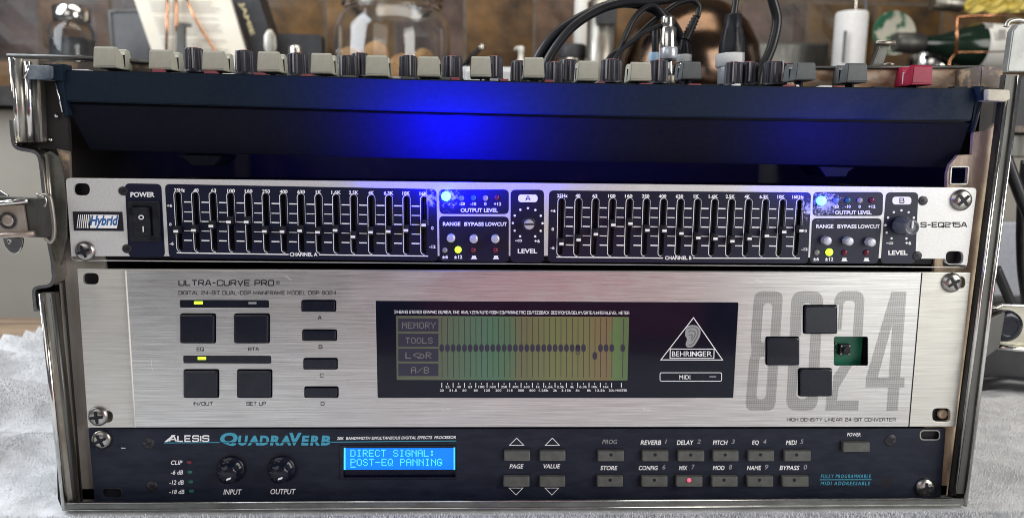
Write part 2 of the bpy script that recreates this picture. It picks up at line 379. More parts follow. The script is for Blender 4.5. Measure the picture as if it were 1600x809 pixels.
# ------------------------------------------------------------------ lettering
SQ = {
'A':'4|0 0,1.5 4,2.5 4,4 0;.6 1.4,3.4 1.4','B':'4|c 0 0,3.6 0,4 .4,4 1.8,3.6 2.1,0 2.1;0 2.1,0 4,3.4 4,3.7 3.6,3.7 2.5,3.4 2.1','C':'4|r 4 2.9,4 4,0 4,0 0,4 0,4 1.1',
'D':'4|c 0 0,3.2 0,4 .8,4 3.2,3.2 4,0 4','E':'3.8|3.8 4,0 4,0 0,3.8 0;0 2,3.4 2','F':'3.6|3.6 4,0 4,0 0;0 2,3.2 2','G':'4|r 4 3.1,4 4,0 4,0 0,4 0,4 2;4 2,2.3 2',
'H':'4|0 0,0 4;4 0,4 4;0 2,4 2','I':'0|0 0,0 4','J':'3.4|r 3.4 4,3.4 0,0 0,0 1.3','K':'3.8|0 0,0 4;3.7 4,.3 2,3.8 0','L':'3.4|0 4,0 0,3.4 0',
'M':'4.6|0 0,0 4,2.3 1,4.6 4,4.6 0','N':'4|0 0,0 4,4 0,4 4','O':'4|rc 0 0,4 0,4 4,0 4','P':'3.8|0 0,0 4;r 0 4,3.8 4,3.8 1.7,0 1.7','Q':'4|rc 0 0,4 0,4 4,0 4;2.4 1.2,4.3 -.4',
'R':'4|0 0,0 4;r 0 4,3.8 4,3.8 1.8,0 1.8;2.2 1.8,4 0','S':'4|r 4 3,4 4,0 4,0 2.1,4 2.1,4 0,0 0,0 1','T':'4|0 4,4 4;2 4,2 0','U':'4|r 0 4,0 0,4 0,4 4','V':'4|0 4,2 0,4 4',
'W':'5.4|0 4,1.3 0,2.7 4,4.1 0,5.4 4','X':'4|0 0,4 4;0 4,4 0','Y':'4|0 4,2 2,4 4;2 2,2 0','Z':'4|0 4,4 4,0 0,4 0',
'0':'4|rc 0 0,4 0,4 4,0 4','1':'1.4|0 3.2,1.4 4,1.4 0','2':'4|r 0 3,0 4,4 4,4 2.1,0 2.1,0 0;0 0,4 0','3':'4|r 0 3.1,0 4,4 4,4 0,0 0,0 .9;1.4 2.1,4 2.1','4':'4|3 0,3 4,0 1.2,4 1.2',
'5':'4|4 4,0 4,0 2.4;r 0 2.4,4 2.4,4 0,0 0,0 .9','6':'4|r 3.8 3.2,3.8 4,0 4,0 0,4 0,4 2.3,0 2.3','7':'3.8|0 4,3.8 4,1.4 0','8':'4|rc 0 0,4 0,4 2.1,0 2.1;rc .2 2.1,3.8 2.1,3.8 4,.2 4',
'9':'4|r .2 .8,.2 0,4 0,4 4,0 4,0 1.8,4 1.8','-':'2.4|0 2,2.4 2','/':'2.6|0 -.2,2.6 4.2','.':'.2|0 0,.2 0',' ':'1.6|','k':'2.8|0 0,0 4;2.6 2.8,.3 1.4,2.8 0','+':'2|0 2,2 2;1 1,1 3'}
def sq_text(b, s, mp, w_, y, gap=1.15, wz=None):
    x = 0; strokes = []
    for ch in s:
        wd, body = SQ[ch].split('|')
        for part in body.split(';'):
            if not part: continue
            cl = rd = False
            fl = part.split(' ')[0]
            if fl in ('c','r','rc'): cl = 'c' in fl; rd = 'r' in fl; part = part[len(fl)+1:]
            pts = [tuple(map(float, q.split())) for q in part.split(',')]
            if rd:
                if cl: pts = rnd(pts, .9, 3)
                else:
                    q = [pts[0]]
                    for i in range(1, len(pts)-1):
                        p = Vector(pts[i]); a = Vector(pts[i-1])-p; c = Vector(pts[i+1])-p; d = min(.9, a.length*.5, c.length*.5)
                        pa = p+a.normalized()*d; pb = p+c.normalized()*d
                        for t in (0,.33,.67,1): q.append(tuple(pa*(1-t)**2+p*2*t*(1-t)+pb*t*t))
                    q.append(pts[-1]); pts = q
            strokes.append(([(x+px, pz) for px, pz in pts], cl))
        x += float(wd)+gap
    tot = x-gap
    for pts, cl in strokes:
        stroke(b, [mp(px/tot, pz/4) for px, pz in pts], w_, y, cl)
def qmap(c, y):
    tl, tr, br, bl = [Vector(P2(*q, y)) for q in c]
    def f(u, v):
        p = (tl*(1-u)+tr*u)*v + (bl*(1-u)+br*u)*(1-v); return (p.x, p.y)
    return f
def box4(x0, y0, x1, y1, dy=0): return [(x0,y0),(x1,y0+dy),(x1,y1+dy),(x0,y1)]
_tc = {}
def font_mesh(s, bold=0.0, shear=0.0, space=1.0):
    k = (s, bold, shear, space)
    if k not in _tc:
        cu = bpy.data.curves.new('t', 'FONT'); cu.body = s; cu.size = 1; cu.offset = bold; cu.space_character = space
        cu.resolution_u = 3; cu.fill_mode = 'FRONT'
        o = bpy.data.objects.new('t', cu); COL.objects.link(o); bpy.context.view_layer.update()
        me = bpy.data.meshes.new_from_object(o)
        vs = [(v.co.x + shear*v.co.y, v.co.y, 0) for v in me.vertices]; fs = [tuple(p.vertices) for p in me.polygons]
        bpy.data.objects.remove(o); bpy.data.curves.remove(cu); bpy.data.meshes.remove(me)
        xs = [v[0] for v in vs]; ys = [v[1] for v in vs]
        _tc[k] = (vs, fs, min(xs), max(xs), min(ys), max(ys))
    return _tc[k]
class Words(B):
    """every mark() starts a new printed word: build() makes one object of each"""
    def __init__(s): super().__init__(); s.marks = []
    def mark(s): s.marks.append((len(s.v), len(s.f)))
    def build(s, name, m, parent=None, **kw):
        ends = s.marks[1:] + [(len(s.v), len(s.f))]; out = None
        for (v0, f0), (v1, f1) in zip(s.marks, ends):
            if f1 == f0: continue
            q = B(); q.v = s.v[v0:v1]; q.f = [tuple(i-v0 for i in f) for f in s.f[f0:f1]]; q.sm = s.sm[f0:f1]
            out = q.build(name, m, parent, **kw)
        return out
def T(b, s, x0, y0, x1, y1, y, dy=0, bold=0.022, shear=0.0, space=1.0):
    """sans text filling the px box on plane y"""
    if isinstance(b, Words): b.mark()
    vs, fs, a, c, d, e = font_mesh(s, bold, shear, space)
    mp = qmap(box4(x0, y0, x1, y1, dy), y)
    out = []
    for v in vs:
        q = mp((v[0]-a)/(c-a), (v[1]-d)/(e-d)); out.append((q[0], y, q[1]))
    b.add(out, fs)
def TS(b, s, x0, y0, x1, y1, y, dy=0, wpx=1.3, gap=1.15):
    if isinstance(b, Words): b.mark()
    sq_text(b, s, qmap(box4(x0, y0, x1, y1, dy), y), wpx*mmpx(x0, y0, y), y, gap)
D57 = {'A':'0e11111f111111','B':'1e11111e11111e','C':'0e11101010110e','D':'1e11111111111e','E':'1f10101e10101f','G':'0e11101713110e','I':'0e04040404040e','L':'1010101010101f',
'M':'111b1515111111','N':'11191513111111','O':'0e11111111110e','P':'1e11111e101010','Q':'0e11111115120d','R':'1e11111e141211','S':'0e11100e01110e','T':'1f040404040404',
'Y':'11110a04040404','-':'0000001f000000','/':'00010204081000',':':'000c0c000c0c00',' ':'00000000000000','_':'0000000000001f'}
def dots(b, s, x0, y0, x1, y1, y, dy=0, fillf=.92, pad=0):
    n = len(s); cols = n*6-1; mp = qmap(box4(x0, y0, x1, y1, dy), y); k = (1-fillf)/2
    for i, ch in enumerate(s):
        h = D57[ch]
        for r in range(7):
            row = int(h[2*r:2*r+2], 16)
            for c in range(5):
                if row >> (4-c) & 1:
                    u = i*6+c; v = 6-r
                    q = [mp((u+k)/cols, (v+k)/7), mp((u+1-k)/cols, (v+k)/7), mp((u+1-k)/cols, (v+1-k)/7), mp((u+k)/cols, (v+1-k)/7)]
                    b.add([(p[0], y, p[1]) for p in q], [(0,1,2,3)])
# ------------------------------------------------------------------ shared small parts
def screw_head(parent, px, py, rpx, y, m='screw_steel', name='screw', tilt=.3, h=2.6, label=None):
    r = rpx*mmpx(px, py, y); c = P(px, py, y-h*.6)
    b = B()
    ring = 28; vs = []; fs = []
    prof = [(1.0, 0), (1.0, .25*h), (.93, .55*h), (.75, .85*h), (.50, .98*h), (.36, h)]
    ca, sa = math.cos(tilt), math.sin(tilt)
    for rr, hh in prof:
        for i in range(ring):
            a = 2*math.pi*i/ring; vs.append((c.x+rr*r*math.cos(a), y-hh, c.z+rr*r*math.sin(a)))
    for j in range(len(prof)-1):
        for i in range(ring): k = (i+1) % ring; fs.append((j*ring+i, j*ring+k, (j+1)*ring+k, (j+1)*ring+i))
    b.add(vs, fs, True)
    # cross recess: flat dark star on the head, painted for the shaded hollow
    top = vs[-ring:]; st = []; 
    for i in range(12):
        pass
    cross = []
    for k in range(4):
        a = tilt + k*math.pi/2
        for da, rr in ((-.19,.66),(.19,.66),(math.pi/4,.23)):
            cross.append((c.x+rr*r*math.cos(a+da), c.z+rr*r*math.sin(a+da)))
    b.add([(p[0], p[1], p[2]) for p in top], [tuple(range(ring))])
    o = b.build(name, m, parent, label=label)
    B().add([(x, y-h*1.06, z) for x, z in cross] + [(c.x, y-h*1.03, c.z)], [(i, (i+1) % 12, 12) for i in range(12)]).build('cross_recess', 'slot_dark', o, fix=False)
    return o
def dome(parent, name, px, py, rpx, y, m, h=1.2, base=.6, label=None, n=16):
    r = rpx*mmpx(px, py, y); c = P(px, py, y)
    prof = [(r, -.3), (r, base)] + [(r*math.cos(t), base + h*math.sin(t)) for t in (.4, .8, 1.15, 1.45)]
    return B().lathe((c.x, c.y, c.z), (0,-1,0), prof, n).build(name, m, parent, label=label)
def key(parent, name, loop, y, h, m, bev=.5, crown=0.0, label=None):
    """push key: rounded slab standing h proud of y with softened front edge"""
    n = len(loop); cx = sum(p[0] for p in loop)/n; cz = sum(p[1] for p in loop)/n
    b = B(); vs = []; fs = []
    def ring(ins, yy):
        out = []
        for x, z in loop:
            d = Vector((x-cx, z-cz)); L_ = d.length; s = max(0, (L_-ins)/L_); out.append((cx+d.x*s, yy, cz+d.y*s))
        return out
    for ins, yy in ((0, y+.6), (0, y-h+bev), (bev*.3, y-h+bev*.3), (bev, y-h), (bev*1.8, y-h+crown)):
        vs += ring(ins, yy)
    for j in range(4):
        for i in range(n): k = (i+1) % n; fs.append((j*n+i, j*n+k, (j+1)*n+k, (j+1)*n+i))
    fs.append(tuple(range(4*n, 5*n)))
    b.add(vs, fs, False)
    return b.build(name, m, parent, label=label)
# =================================================================== SETTING: wall, worktop, table, floor
def slab(name, x0, x1, y0, y1, z0, z1, m, **kw): return B().box(x0, x1, y0, y1, z0, z1).build(name, m, **kw)
wall = slab('wall', -1700, 1800, 1112, 1160, -700, 1300, 'grout', kind='structure')
tile_mesh = []
for k in range(4):
    bm = bmesh.new(); bmesh.ops.create_grid(bm, x_segments=5, y_segments=5, size=.5)
    for v in bm.verts:
        ex = abs(v.co.x) > .45 or abs(v.co.y) > .45
        v.co = Vector((v.co.x*131, -(random.uniform(2.0, 4.2) if not ex else random.uniform(.2,.9)), v.co.y*131))
    bb = B(); bb.bm(bm); me_o = bb.build('tile', 'slate_tile', wall, loc=(0, 0, 0)); tile_mesh.append(me_o.data); bpy.data.objects.remove(me_o)
for r in range(5):
    for c in range(17):
        x = -1135 + c*138 + (30 if r % 2 else 0); z = 338 + r*138 - 60
        o = link('tile', tile_mesh[(r*5+c*3) % 4], None, wall, (x + 0, 1112, z)); o.rotation_euler = (0, [0, math.pi/2, math.pi, -math.pi/2][(r+c*2) % 4], 0)
for n in ('worktop',):
    slab(n, -1700, 1800, 690, 1112, 243, 270, 'worktop', kind='structure')
cab = thing('kitchen_cabinet', 'pale grey kitchen base cabinet under the dark worktop behind the rack', 'cabinet', (-900, 900, -700))
for k in range(6):
    x0 = -1700+k*590
    d = B().box(x0+3, x0+587, 716, 736, -600, 238, 2.5).build('cabinet_door', 'cabinet_paint', cab)
B().box(-1700, 1800, 738, 1110, -700, 242).build('carcass', 'cabinet_paint', cab)
slab('floor', -2500, 2500, -2500, 1112, -760, -700, 'floor', kind='structure')
tbl = thing('wooden_table', 'brown wooden table under the white towel, its bare end left of the rack', 'table', (0, 60, -700))
for k in range(5):
    y0 = -420 + k*182; B().box(-1000, 820, y0+.6, y0+181.4, -34, -16-.0, 1.2).build('table_board', 'table_wood', tbl)
for sx in (-960, 780):
    for sy in (-380, 440): B().prism([(sx-28,-34),(sx+28,-34),(sx+18,-699),(sx-18,-699)], sy-24, sy+24).build('leg', 'table_wood', tbl)
# =================================================================== TOWEL
from mathutils import noise as NZ
def tow_h(x, y):
    h = -3.0
    e = max(abs(x+3)-262, -(y+10), 0, y-345)             # distance outside the case footprint
    k = min(1, e/60)
    left = max(0, min(1, (-x-262)/120)); right = max(0, min(1, (x-256)/120))
    w1 = NZ.noise(Vector((x*.006, y*.007, 3.1))); w2 = NZ.noise(Vector((x*.016, y*.014, 7.7)))
    h += k*(left*(12 + 13*math.sin((y*.060 - x*.034) + 3.0*w1) + 12*w2 + 10*min(1,max(0,(y-150)/150))) + right*(2 + 2.5*w2 + 3.0*math.sin(y*.05+x*.02+2*w1)))
    h += min(1, e/15)*.9*NZ.noise(Vector((x*.05, y*.05, 1)))
    if y < -12: h -= min(10, (-12-y)*.06)
    return h
def tow_edge(x, y):
    return y < (310 + 12*math.sin(x*.03) + min(0, x+270)*.22 if x < -200 else 395)
vs = []; fs = []; idx = {}
xs = [-760+i*8 for i in range(61)] + [-278+i*18 for i in range(1,31)] + [264+i*7 for i in range(70)]
ys = [-330+i*20 for i in range(15)] + [-44+i*6 for i in range(80)]
for i, x in enumerate(xs):
    for j, y in enumerate(ys):
        idx[i,j] = len(vs); vs.append((x, y, tow_h(x,y)))
for i in range(len(xs)-1):
    for j in range(len(ys)-1):
        if tow_edge(xs[i], ys[j]): fs.append((idx[i,j], idx[i+1,j], idx[i+1,j+1], idx[i,j+1]))
tw = thing('towel', 'white terry towel spread in loose folds over the table under the rack', 'towel', (0, 60, -12))
t0 = B().add(vs, fs, True).build('towel_cloth', 'towel_cloth', tw, fix=False)
b = B()
def tufts(x0, x1, y0, y1, s, hmin, hmax, rib=False):
    nx = int((x1-x0)/s); ny = int((y1-y0)/s)
    for i in range(nx):
        for j in range(ny):
            x = x0+(i+random.random())*s; y = y0+(j+random.random())*s
            if not tow_edge(x, y): continue
            z = tow_h(x, y)-.3; h = random.uniform(hmin, hmax); a = random.uniform(0, 6.28); r = s*.42
            if rib: h *= .55 + .6*max(0, math.sin((x+y*.6)*.9))
            l = random.uniform(.1, .6)*h; dx = math.cos(a+1)*l; dy = math.sin(a+1)*l
            p = [(x+r*math.cos(a+q*2.094), y+r*math.sin(a+q*2.094), z) for q in range(3)] + [(x+dx*.4+.6*r*math.cos(a+.5+q*2.094), y+dy*.4+.6*r*math.sin(a+.5+q*2.094), z+h*.8) for q in range(3)] + [(x+dx, y+dy, z+h)]
            b.add(p, [(0,1,4,3),(1,2,5,4),(2,0,3,5),(3,4,6),(4,5,6),(5,3,6)], True)
tufts(-330, 330, -40, -11, 1.0, 1.3, 3.0)
tufts(-510, -266, -20, 316, 1.3, .45, .8)
tufts(257, 420, -20, 245, 1.4, .5, 1.0)
b.build('towel_pile', 'towel_pile', tw, fix=False, kind='stuff')
# =================================================================== RACK CASE
case = thing('rack_case', 'battered metal-edged rack flight case holding the stacked audio units', 'rack case', (0, 160, 0))
cs = case
def ppoly(c, y): return [P2(a, b_, y) for a, b_ in c]
def plate_px(name, c, y, th, m, holes=(), bev=.2, r=0, parent=None, **kw):
    p = ppoly(c, y); p = rnd(p, r, 3) if r else p
    return plate(name, [p] + list(holes), y, th, m, parent or cs, bev=bev, **kw)
B().box(-263, -256, 16, 350, 0.4, 226).build('side_panel', 'case_inside', cs)
B().box(250, 257, 16, 350, 0.4, 226).build('side_panel', 'case_inside', cs)
B().box(-256, 250, 342, 350, 0.4, 226).build('back_panel', 'case_inside', cs)
B().box(-256, 250, 18, 342, 0.4, 5).build('bottom_panel', 'case_inside', cs) if False else None
B().prism([(-8,.1),(-8,3.9),(-7,4.1),(-5.6,3.1),(1.6,-1.2),(1.6,-2.0),(-7,-.2)], -252, 248, 'x').build('bottom_trim', 'trim_alu', cs)
B().box(-250, 246, 4.6, 8, -.2, 6.0).build('bottom_rail', 'rail_steel', cs)
B().tube([(-250,-8.3,4.2),(246,-8.3,4.2)], .55, 8).build('trim_bead', 'chrome_clean', cs)
B().tube([(-250,-8.3,.2),(246,-8.3,.2)], .45, 8).build('trim_bead', 'chrome_clean', cs)
# left upper column
def vcol(name, tops, bots, y0, y1, m, **kw):
    (a, yt), (c, _) = tops; (d, yb), (e, _) = bots
    return B().prism([P2(a,yt,y0), P2(c,yt,y0), P2(e,yb,y0), P2(d,yb,y0)], y0, y1).build(name, m, cs, bevel=.4, **kw)
col = vcol('corner_extrusion', [(15,92),(60,92)], [(27.5,222),(66,223)], -2, 3, 'chrome')
def ribpx(top, bot, r, y, m, parent=cs, name='rib'):
    return B().tube([P(*top, y), P(*bot, y)], r, 12).build(name, m, parent)
ribpx((18.5,90),(31,222), 1.5, -2.6, 'chrome_clean', col); ribpx((29,92),(38,222), 2.6, -1.2, 'chrome', col); ribpx((43,96),(49,222), 1.7, -2.4, 'chrome_clean', col); ribpx((55,120),(61,222), 2.0, -.8, 'extrusion_alu', col)
B().prism([P2(52,100,4), P2(100,100,4), P2(108,236,4), P2(60,230,4)], 4, 7).build('inner_plate', 'case_inside', cs)
for x, y in ((89,181),(65,208),(80,218)): dome(cs, 'rivet', x, y, 3.6, 3.5, 'chrome_clean', h=1.2, base=.2, n=12)
# bent lip of the latch recess
lip = [(17,187),(20,221),(28,231.5),(50,236),(60,243),(64,262),(69,310),(75,372),(82,410),(83.5,432),(80,443),(72,446.5),(57,449),(52.5,457),(55.5,486)]
pts = [P2(a, b_, -6) for a, b_ in lip]; pts = [(v.x, v.y) for v in spline([(*p, 0) for p in pts], 3)]
def ribbon(pts, w_):
    L_ = []; R_ = []; n = len(pts)
    for i in range(n):
        a = Vector(pts[max(i-1,0)]); c = Vector(pts[min(i+1,n-1)]); d = (c-a).normalized(); nn = Vector((-d.y, d.x))*w_/2
        L_.append(tuple(Vector(pts[i])+nn)); R_.append(tuple(Vector(pts[i])-nn))
    return L_ + R_[::-1]
def ribbon_solid(pts, w_, y0, y1):
    rb = ribbon(pts, w_); n = len(pts); b = B()
    for i in range(n-1):
        q = [rb[i], rb[i+1], rb[2*n-2-i], rb[2*n-1-i]]
        b.add([(u,y0,v) for u,v in q] + [(u,y1,v) for u,v in q], [(0,1,2,3),(7,6,5,4),(0,4,5,1),(3,2,6,7)] + ([(0,3,7,4)] if i == 0 else []) + ([(1,5,6,2)] if i == n-2 else []))
    bm = bmesh.new(); me = bpy.data.meshes.new('t'); me.from_pydata(b.v, [], b.f); bm.from_mesh(me); bmesh.ops.remove_doubles(bm, verts=bm.verts, dist=.001)
    out = B().bm(bm, False); bpy.data.meshes.remove(me); return out
ribbon_solid(pts, 1.7, -6, 15).build('recess_lip', 'chrome_clean', cs)
mat('recess_metal', (.085,.085,.072), .42, .5, col2=(.15,.15,.13), nscale=60, bump=.15, bscale=200)
plate_px('recess_wall', [(66,240),(78,236),(92,246),(97,262),(104,310),(104,372),(88,440),(80,420),(74,330)], -1, 2, 'recess_metal')
plate_px('recess_wall', [(88,232),(108,236),(111,300),(103,372),(97,300),(94,250)], 3, 2, 'worn_paint')
ribpx((73,240),(84,372), 1.0, -3, 'chrome', cs, 'recess_bead')
# left lower column + rail
c2 = vcol('corner_extrusion', [(62,457),(86,456)], [(98,797),(121,781)], -5, -1, 'chrome')
ribpx((65,458),(101.5,795), 1.5, -5.4, 'chrome_clean', c2); ribpx((82,458),(118,782), 1.25, -5.6, 'extrusion_alu', c2)
plate_px('rack_rail', [(86,371),(160,371),(200,783),(121,783)], 4.6, 2.5, 'rail_steel', bev=.3)
ribpx((94,372),(128,782), .6, 4.2, 'case_inside', cs, 'rail_groove')
plate_px('rubber_edge', [(88,716),(90,712),(103,796),(97,795),(90,778)], -2, 14, 'black_plastic')
# right column + rail
c3 = vcol('corner_extrusion', [(1571,116),(1594,118)], [(1489.5,771),(1508.5,790)], -5, -1, 'extrusion_alu')
ribpx((1572.5,150),(1491.5,772), 1.0, -5.5, 'chrome_clean', c3); ribpx((1592.5,118),(1507.6,789), 1.15, -5.5, 'chrome_clean', c3)
ribpx((1562,158),(1484,774), 1.2, 2, 'case_inside', cs, 'rail_groove')
hole = rnd(ppoly([(1486,260),(1513,260),(1511,287),(1484,287)], 4.6), 1.0, 3)
plate_px('rack_rail', [(1521,206),(1543,204),(1556,192),(1541,345),(1521,530),(1489,773),(1440,773),(1466,300),(1479,296),(1480,270),(1484,257),(1497,242),(1519,241)], 4.6, 2.5, 'rail_worn', [hole], bev=.35)
b = B(); stroke(b, hole, .7, 4.1, True); b.build('hole_rim', 'screw_steel', cs, fix=False)
plate_px('rubber_edge', [(1509,722),(1519,700),(1520,716),(1511,786),(1505,790)], -2, 14, 'black_plastic')
B().prism([P2(1534,103,6), P2(1568,104,6), P2(1567,137,6), P2(1532,137,6)], 6, 30).build('corner_block', 'worn_paint', cs, bevel=.5)
# worn top rims left and right of the mixer
YR = 28
r1 = B().prism([P2(18,93,YR), P2(235,100,YR), P2(235,116,YR), P2(18,112,YR)], YR, YR+9).build('top_rim', 'worn_paint', cs)
B().tube([P(12,87,YR-1), P(120,90,YR-1), P(236,97,YR-1)], 1.3, 8).build('rim_bead', 'extrusion_alu', r1)
r2 = B().prism([P2(1240,108,YR), P2(1536,106,YR), P2(1536,142,YR), P2(1240,138,YR)], YR, YR+9).build('top_rim', 'worn_ply', cs)
B().tube([P(1240,106,YR-1), P(1536,104.5,YR-1)], 1.0, 8).build('rim_bead', 'extrusion_alu', r2)
plate_px('paint_patch', [(1502,109),(1530,108),(1532,122),(1516,126),(1503,124)], YR-.4, .3, 'cabinet_paint', bev=0)
# left latch (folded open)
la = thing('butterfly_latch', 'open steel butterfly latch sticking out of the left edge of the case', 'latch', P(40, 335, -8))
plate('strap', [ppoly([(-20,306),(60,309),(78,308),(82,340),(80,372),(-20,366)], -8)], -8, 3, 'extrusion_alu', la, bev=.4)
mat('old_brass_plate', (.34,.27,.22), .45, .7, col2=(.46,.40,.36), nscale=80, bump=.2, bscale=200)
plate('centre_plate', [ppoly([(-20,322),(36,320),(42,362),(-20,364)], -10)], -10, 1.6, 'old_brass_plate', la, bev=.3)
B().tube([P(-20,319,-10.5), P(44,313,-10.5)], 1.35, 10).build('hinge_pin', 'chrome_clean', la)
B().tube([P(-20,369,-10.5), P(54,364,-10.5)], 1.5, 10).build('hinge_pin', 'old_brass_plate', la)
c = P(12, 344, -10.4); rv = B(); ring = [(c.x+3.8*math.cos(a*math.pi/14), -10.6, c.z+3.8*math.sin(a*math.pi/14)) for a in range(29)]; rv.tube(ring, .55, 8); rv.build('rivet_ring', 'dark_screw', la)
B().lathe((c.x,-10.2,c.z), (0,-1,0), [(3.3,0),(3.2,.5),(2,.8)], 20).build('rivet', 'old_brass_plate', la)
q = [P2(a, b_, -7) for a, b_ in ((3,370),(36,371),(34,386),(27,396),(18,396),(9,388))]
plate('thumb_wing', [rnd(q, 1.4, 3), circ(14.5, 377, 2.6, -7)], -7, 1.4, 'chrome_clean', la, bev=.3)
plate('thumb_wing', [ppoly([(-20,294),(0,297),(11,304),(14,309),(-20,309)], -6)], -6, 1.4, 'chrome_clean', la, bev=.3)
B().tube(spline([P(60,306,-10), P(74,305,-10.5), P(79,312,-10.5), P(84,345,-10), P(84,370,-9.5), P(79,377,-9), P(72,372,-8.5)], 5), 1.1, 10).build('catch_hook', 'chrome', la)
B().tube(spline([P(58,303,-11), P(68,306,-11.5), P(72,313,-11.5), P(70,322,-11.5)], 5), .7, 8).build('spring_wire', 'chrome_clean', la)
# right latch
lb = thing('butterfly_latch', 'steel butterfly latch seen edge-on beyond the right edge of the case', 'latch', P(1575, 520, 40))
plate('strap', [ppoly([(1530,476),(1560,480),(1572,474),(1660,478),(1660,545),(1590,545),(1580,538),(1530,540)], 60)], 60, 3, 'old_cream', lb, bev=.5) if False else None
mat('steel_cream', (.50,.48,.38), .32, .85, col2=(.62,.60,.50), nscale=40, bump=.1, bscale=200)
plate('strap', [ppoly([(1530,479),(1556,481),(1566,476),(1660,479),(1660,545),(1594,545),(1585,539),(1530,540)], 60)], 60, 3, 'steel_cream', lb, bev=.6)
B().tube([P(1540,479,56), P(1556,481,56), P(1566,476,56), P(1660,478,56)], 1.2, 8).build('hinge_pin', 'chrome_clean', lb)
B().tube([P(1560,541,56), P(1594,545,56), P(1660,545,56)], 1.6, 8).build('hinge_pin', 'chrome_clean', lb)
c = P(1570, 508, 52); B().lathe((c.x, c.y, c.z), (0,-1,0), [(9,-6),(10.5,0),(9.6,3),(6,4.5),(5.4,4)], 26).build('rivet', 'gloss_button', lb)
plate('thumb_wing', [rnd(ppoly([(1535,502),(1571,487),(1562,542),(1540,558),(1527,560)], 30), 1.2, 2)], 30, 3, 'extrusion_alu', lb, bev=.4)
# =================================================================== MIXER
mx = thing('mixing_desk', 'dark blue-grey mixing desk across the top of the rack, with fader caps and fluted knobs', 'mixer', (0, 170, 232))
TOP = [(93,109),(280,113.2),(460,118),(640,123),(800,126.6),(1000,131),(1200,134.4),(1370,136.6),(1528,138)]
MID = [(100,158.4),(285,163.5),(462,168.5),(640,173.6),(800,177.6),(1000,182),(1200,184.4),(1370,187),(1518,188.4)]
BOT = [(140,234),(300,238.5),(470,243),(640,247),(800,250),(1000,253.5),(1180,256),(1340,258.5),(1492,262)]
def strip_solid(ta, ya, tb, yb, back, up=0.0):
    n = len(ta); A = [P(*p, ya) for p in ta]; C = [P(*p, yb) for p in tb]
    A2 = [Vector((p.x, back, p.z+up)) for p in A]; C2 = [Vector((p.x, back, p.z)) for p in C]
    b = B(); vs = A+C+A2+C2; fs = []
    for i in range(n-1): fs += [(i, i+1, n+i+1, n+i), (2*n+i, 2*n+i+1, i+1, i), (n+i, n+i+1, 3*n+i+1, 3*n+i), (2*n+i+1, 2*n+i, 3*n+i, 3*n+i+1)]
    fs += [(0, n, 3*n, 2*n), (n-1, 2*n-1, 4*n-1, 3*n-1)]
    return b.add(vs, fs)
strip_solid(TOP, 0, MID, -.6, 300, 24).build('front_band', 'mixer_body', mx, bevel=.6)
MID2 = [(a+ (2 if i == 0 else (-1 if i == 8 else 0)), b_+3.2) for i, (a, b_) in enumerate(MID)]
strip_solid(MID2, .8, BOT, 13, 300, 0).build('lower_shell', 'mixer_lower', mx, bevel=.5)
G0 = [(a, b_-1) for a, b_ in MID]; G1 = [(a, b_+4.5) for a, b_ in MID]
strip_solid(G0, 4, G1, 4, 290, 0).build('seam', 'slot_dark', mx)
for side in (0, 1):
    if side == 0: q = [(84,104),(94,102),(103,160),(106,180),(100,182),(87,128)]
    else: q = [(1527,134),(1538,134),(1535,160),(1524,206),(1518,206),(1519,188)]
    o = plate_px('end_cheek', q, -1.2 if side == 0 else 1.0, 5, 'mixer_body', parent=mx, bev=.4)
    if side == 0: B().tube([P(86.5,126,-2), P(97.5,175,-2)], .45, 8).build('edge_highlight', 'chrome_clean', o)
    else: B().tube([P(1534,160,0), P(1522,206,0)], .4, 8).build('edge_highlight', 'extrusion_alu', o)
# rack ears
mat('ear_worn_blue', (.12,.15,.19), .5, .5, col2=(.30,.34,.38), nscale=160, lo=.35, hi=.75, bump=.3, bscale=400)
mat('ear_beige', (.36,.34,.27), .5, .3, col2=(.46,.43,.35), nscale=120, bump=.2, bscale=400)
plate_px('rack_ear', [(44,101),(76,102),(76,121),(70,124),(40,123)], -7, 10, 'ear_worn_blue', parent=mx, bev=.5, r=.8)
plate_px('rack_ear', [(74,101),(97,100),(97,126),(74,124)], -3, 9, 'mixer_body', parent=mx, bev=.3)
B().tube([P(45,102,-7.4), P(39,122,-7.4)], .8, 8).build('ear_edge', 'chrome_clean', mx)
plate_px('rack_ear', [(1543,139),(1578,140),(1579,154),(1572,159),(1543,157)], -7, 10, 'ear_beige', parent=mx, bev=.5, r=.8)
plate_px('rack_ear', [(1530,135),(1546,136),(1546,157),(1532,156)], -4, 9, 'mixer_body', parent=mx, bev=.3)
# feet under the desk
for q, m in (([(275,241),(345,243),(340,252),(332,259),(300,259),(290,250)], 'mixer_lower'), ([(1278,259),(1336,261),(1326,268),(1322,276),(1290,276),(1286,270)], 'mixer_lower')):
    plate_px('foot', q, 15, 26, m, parent=mx, bev=.5)
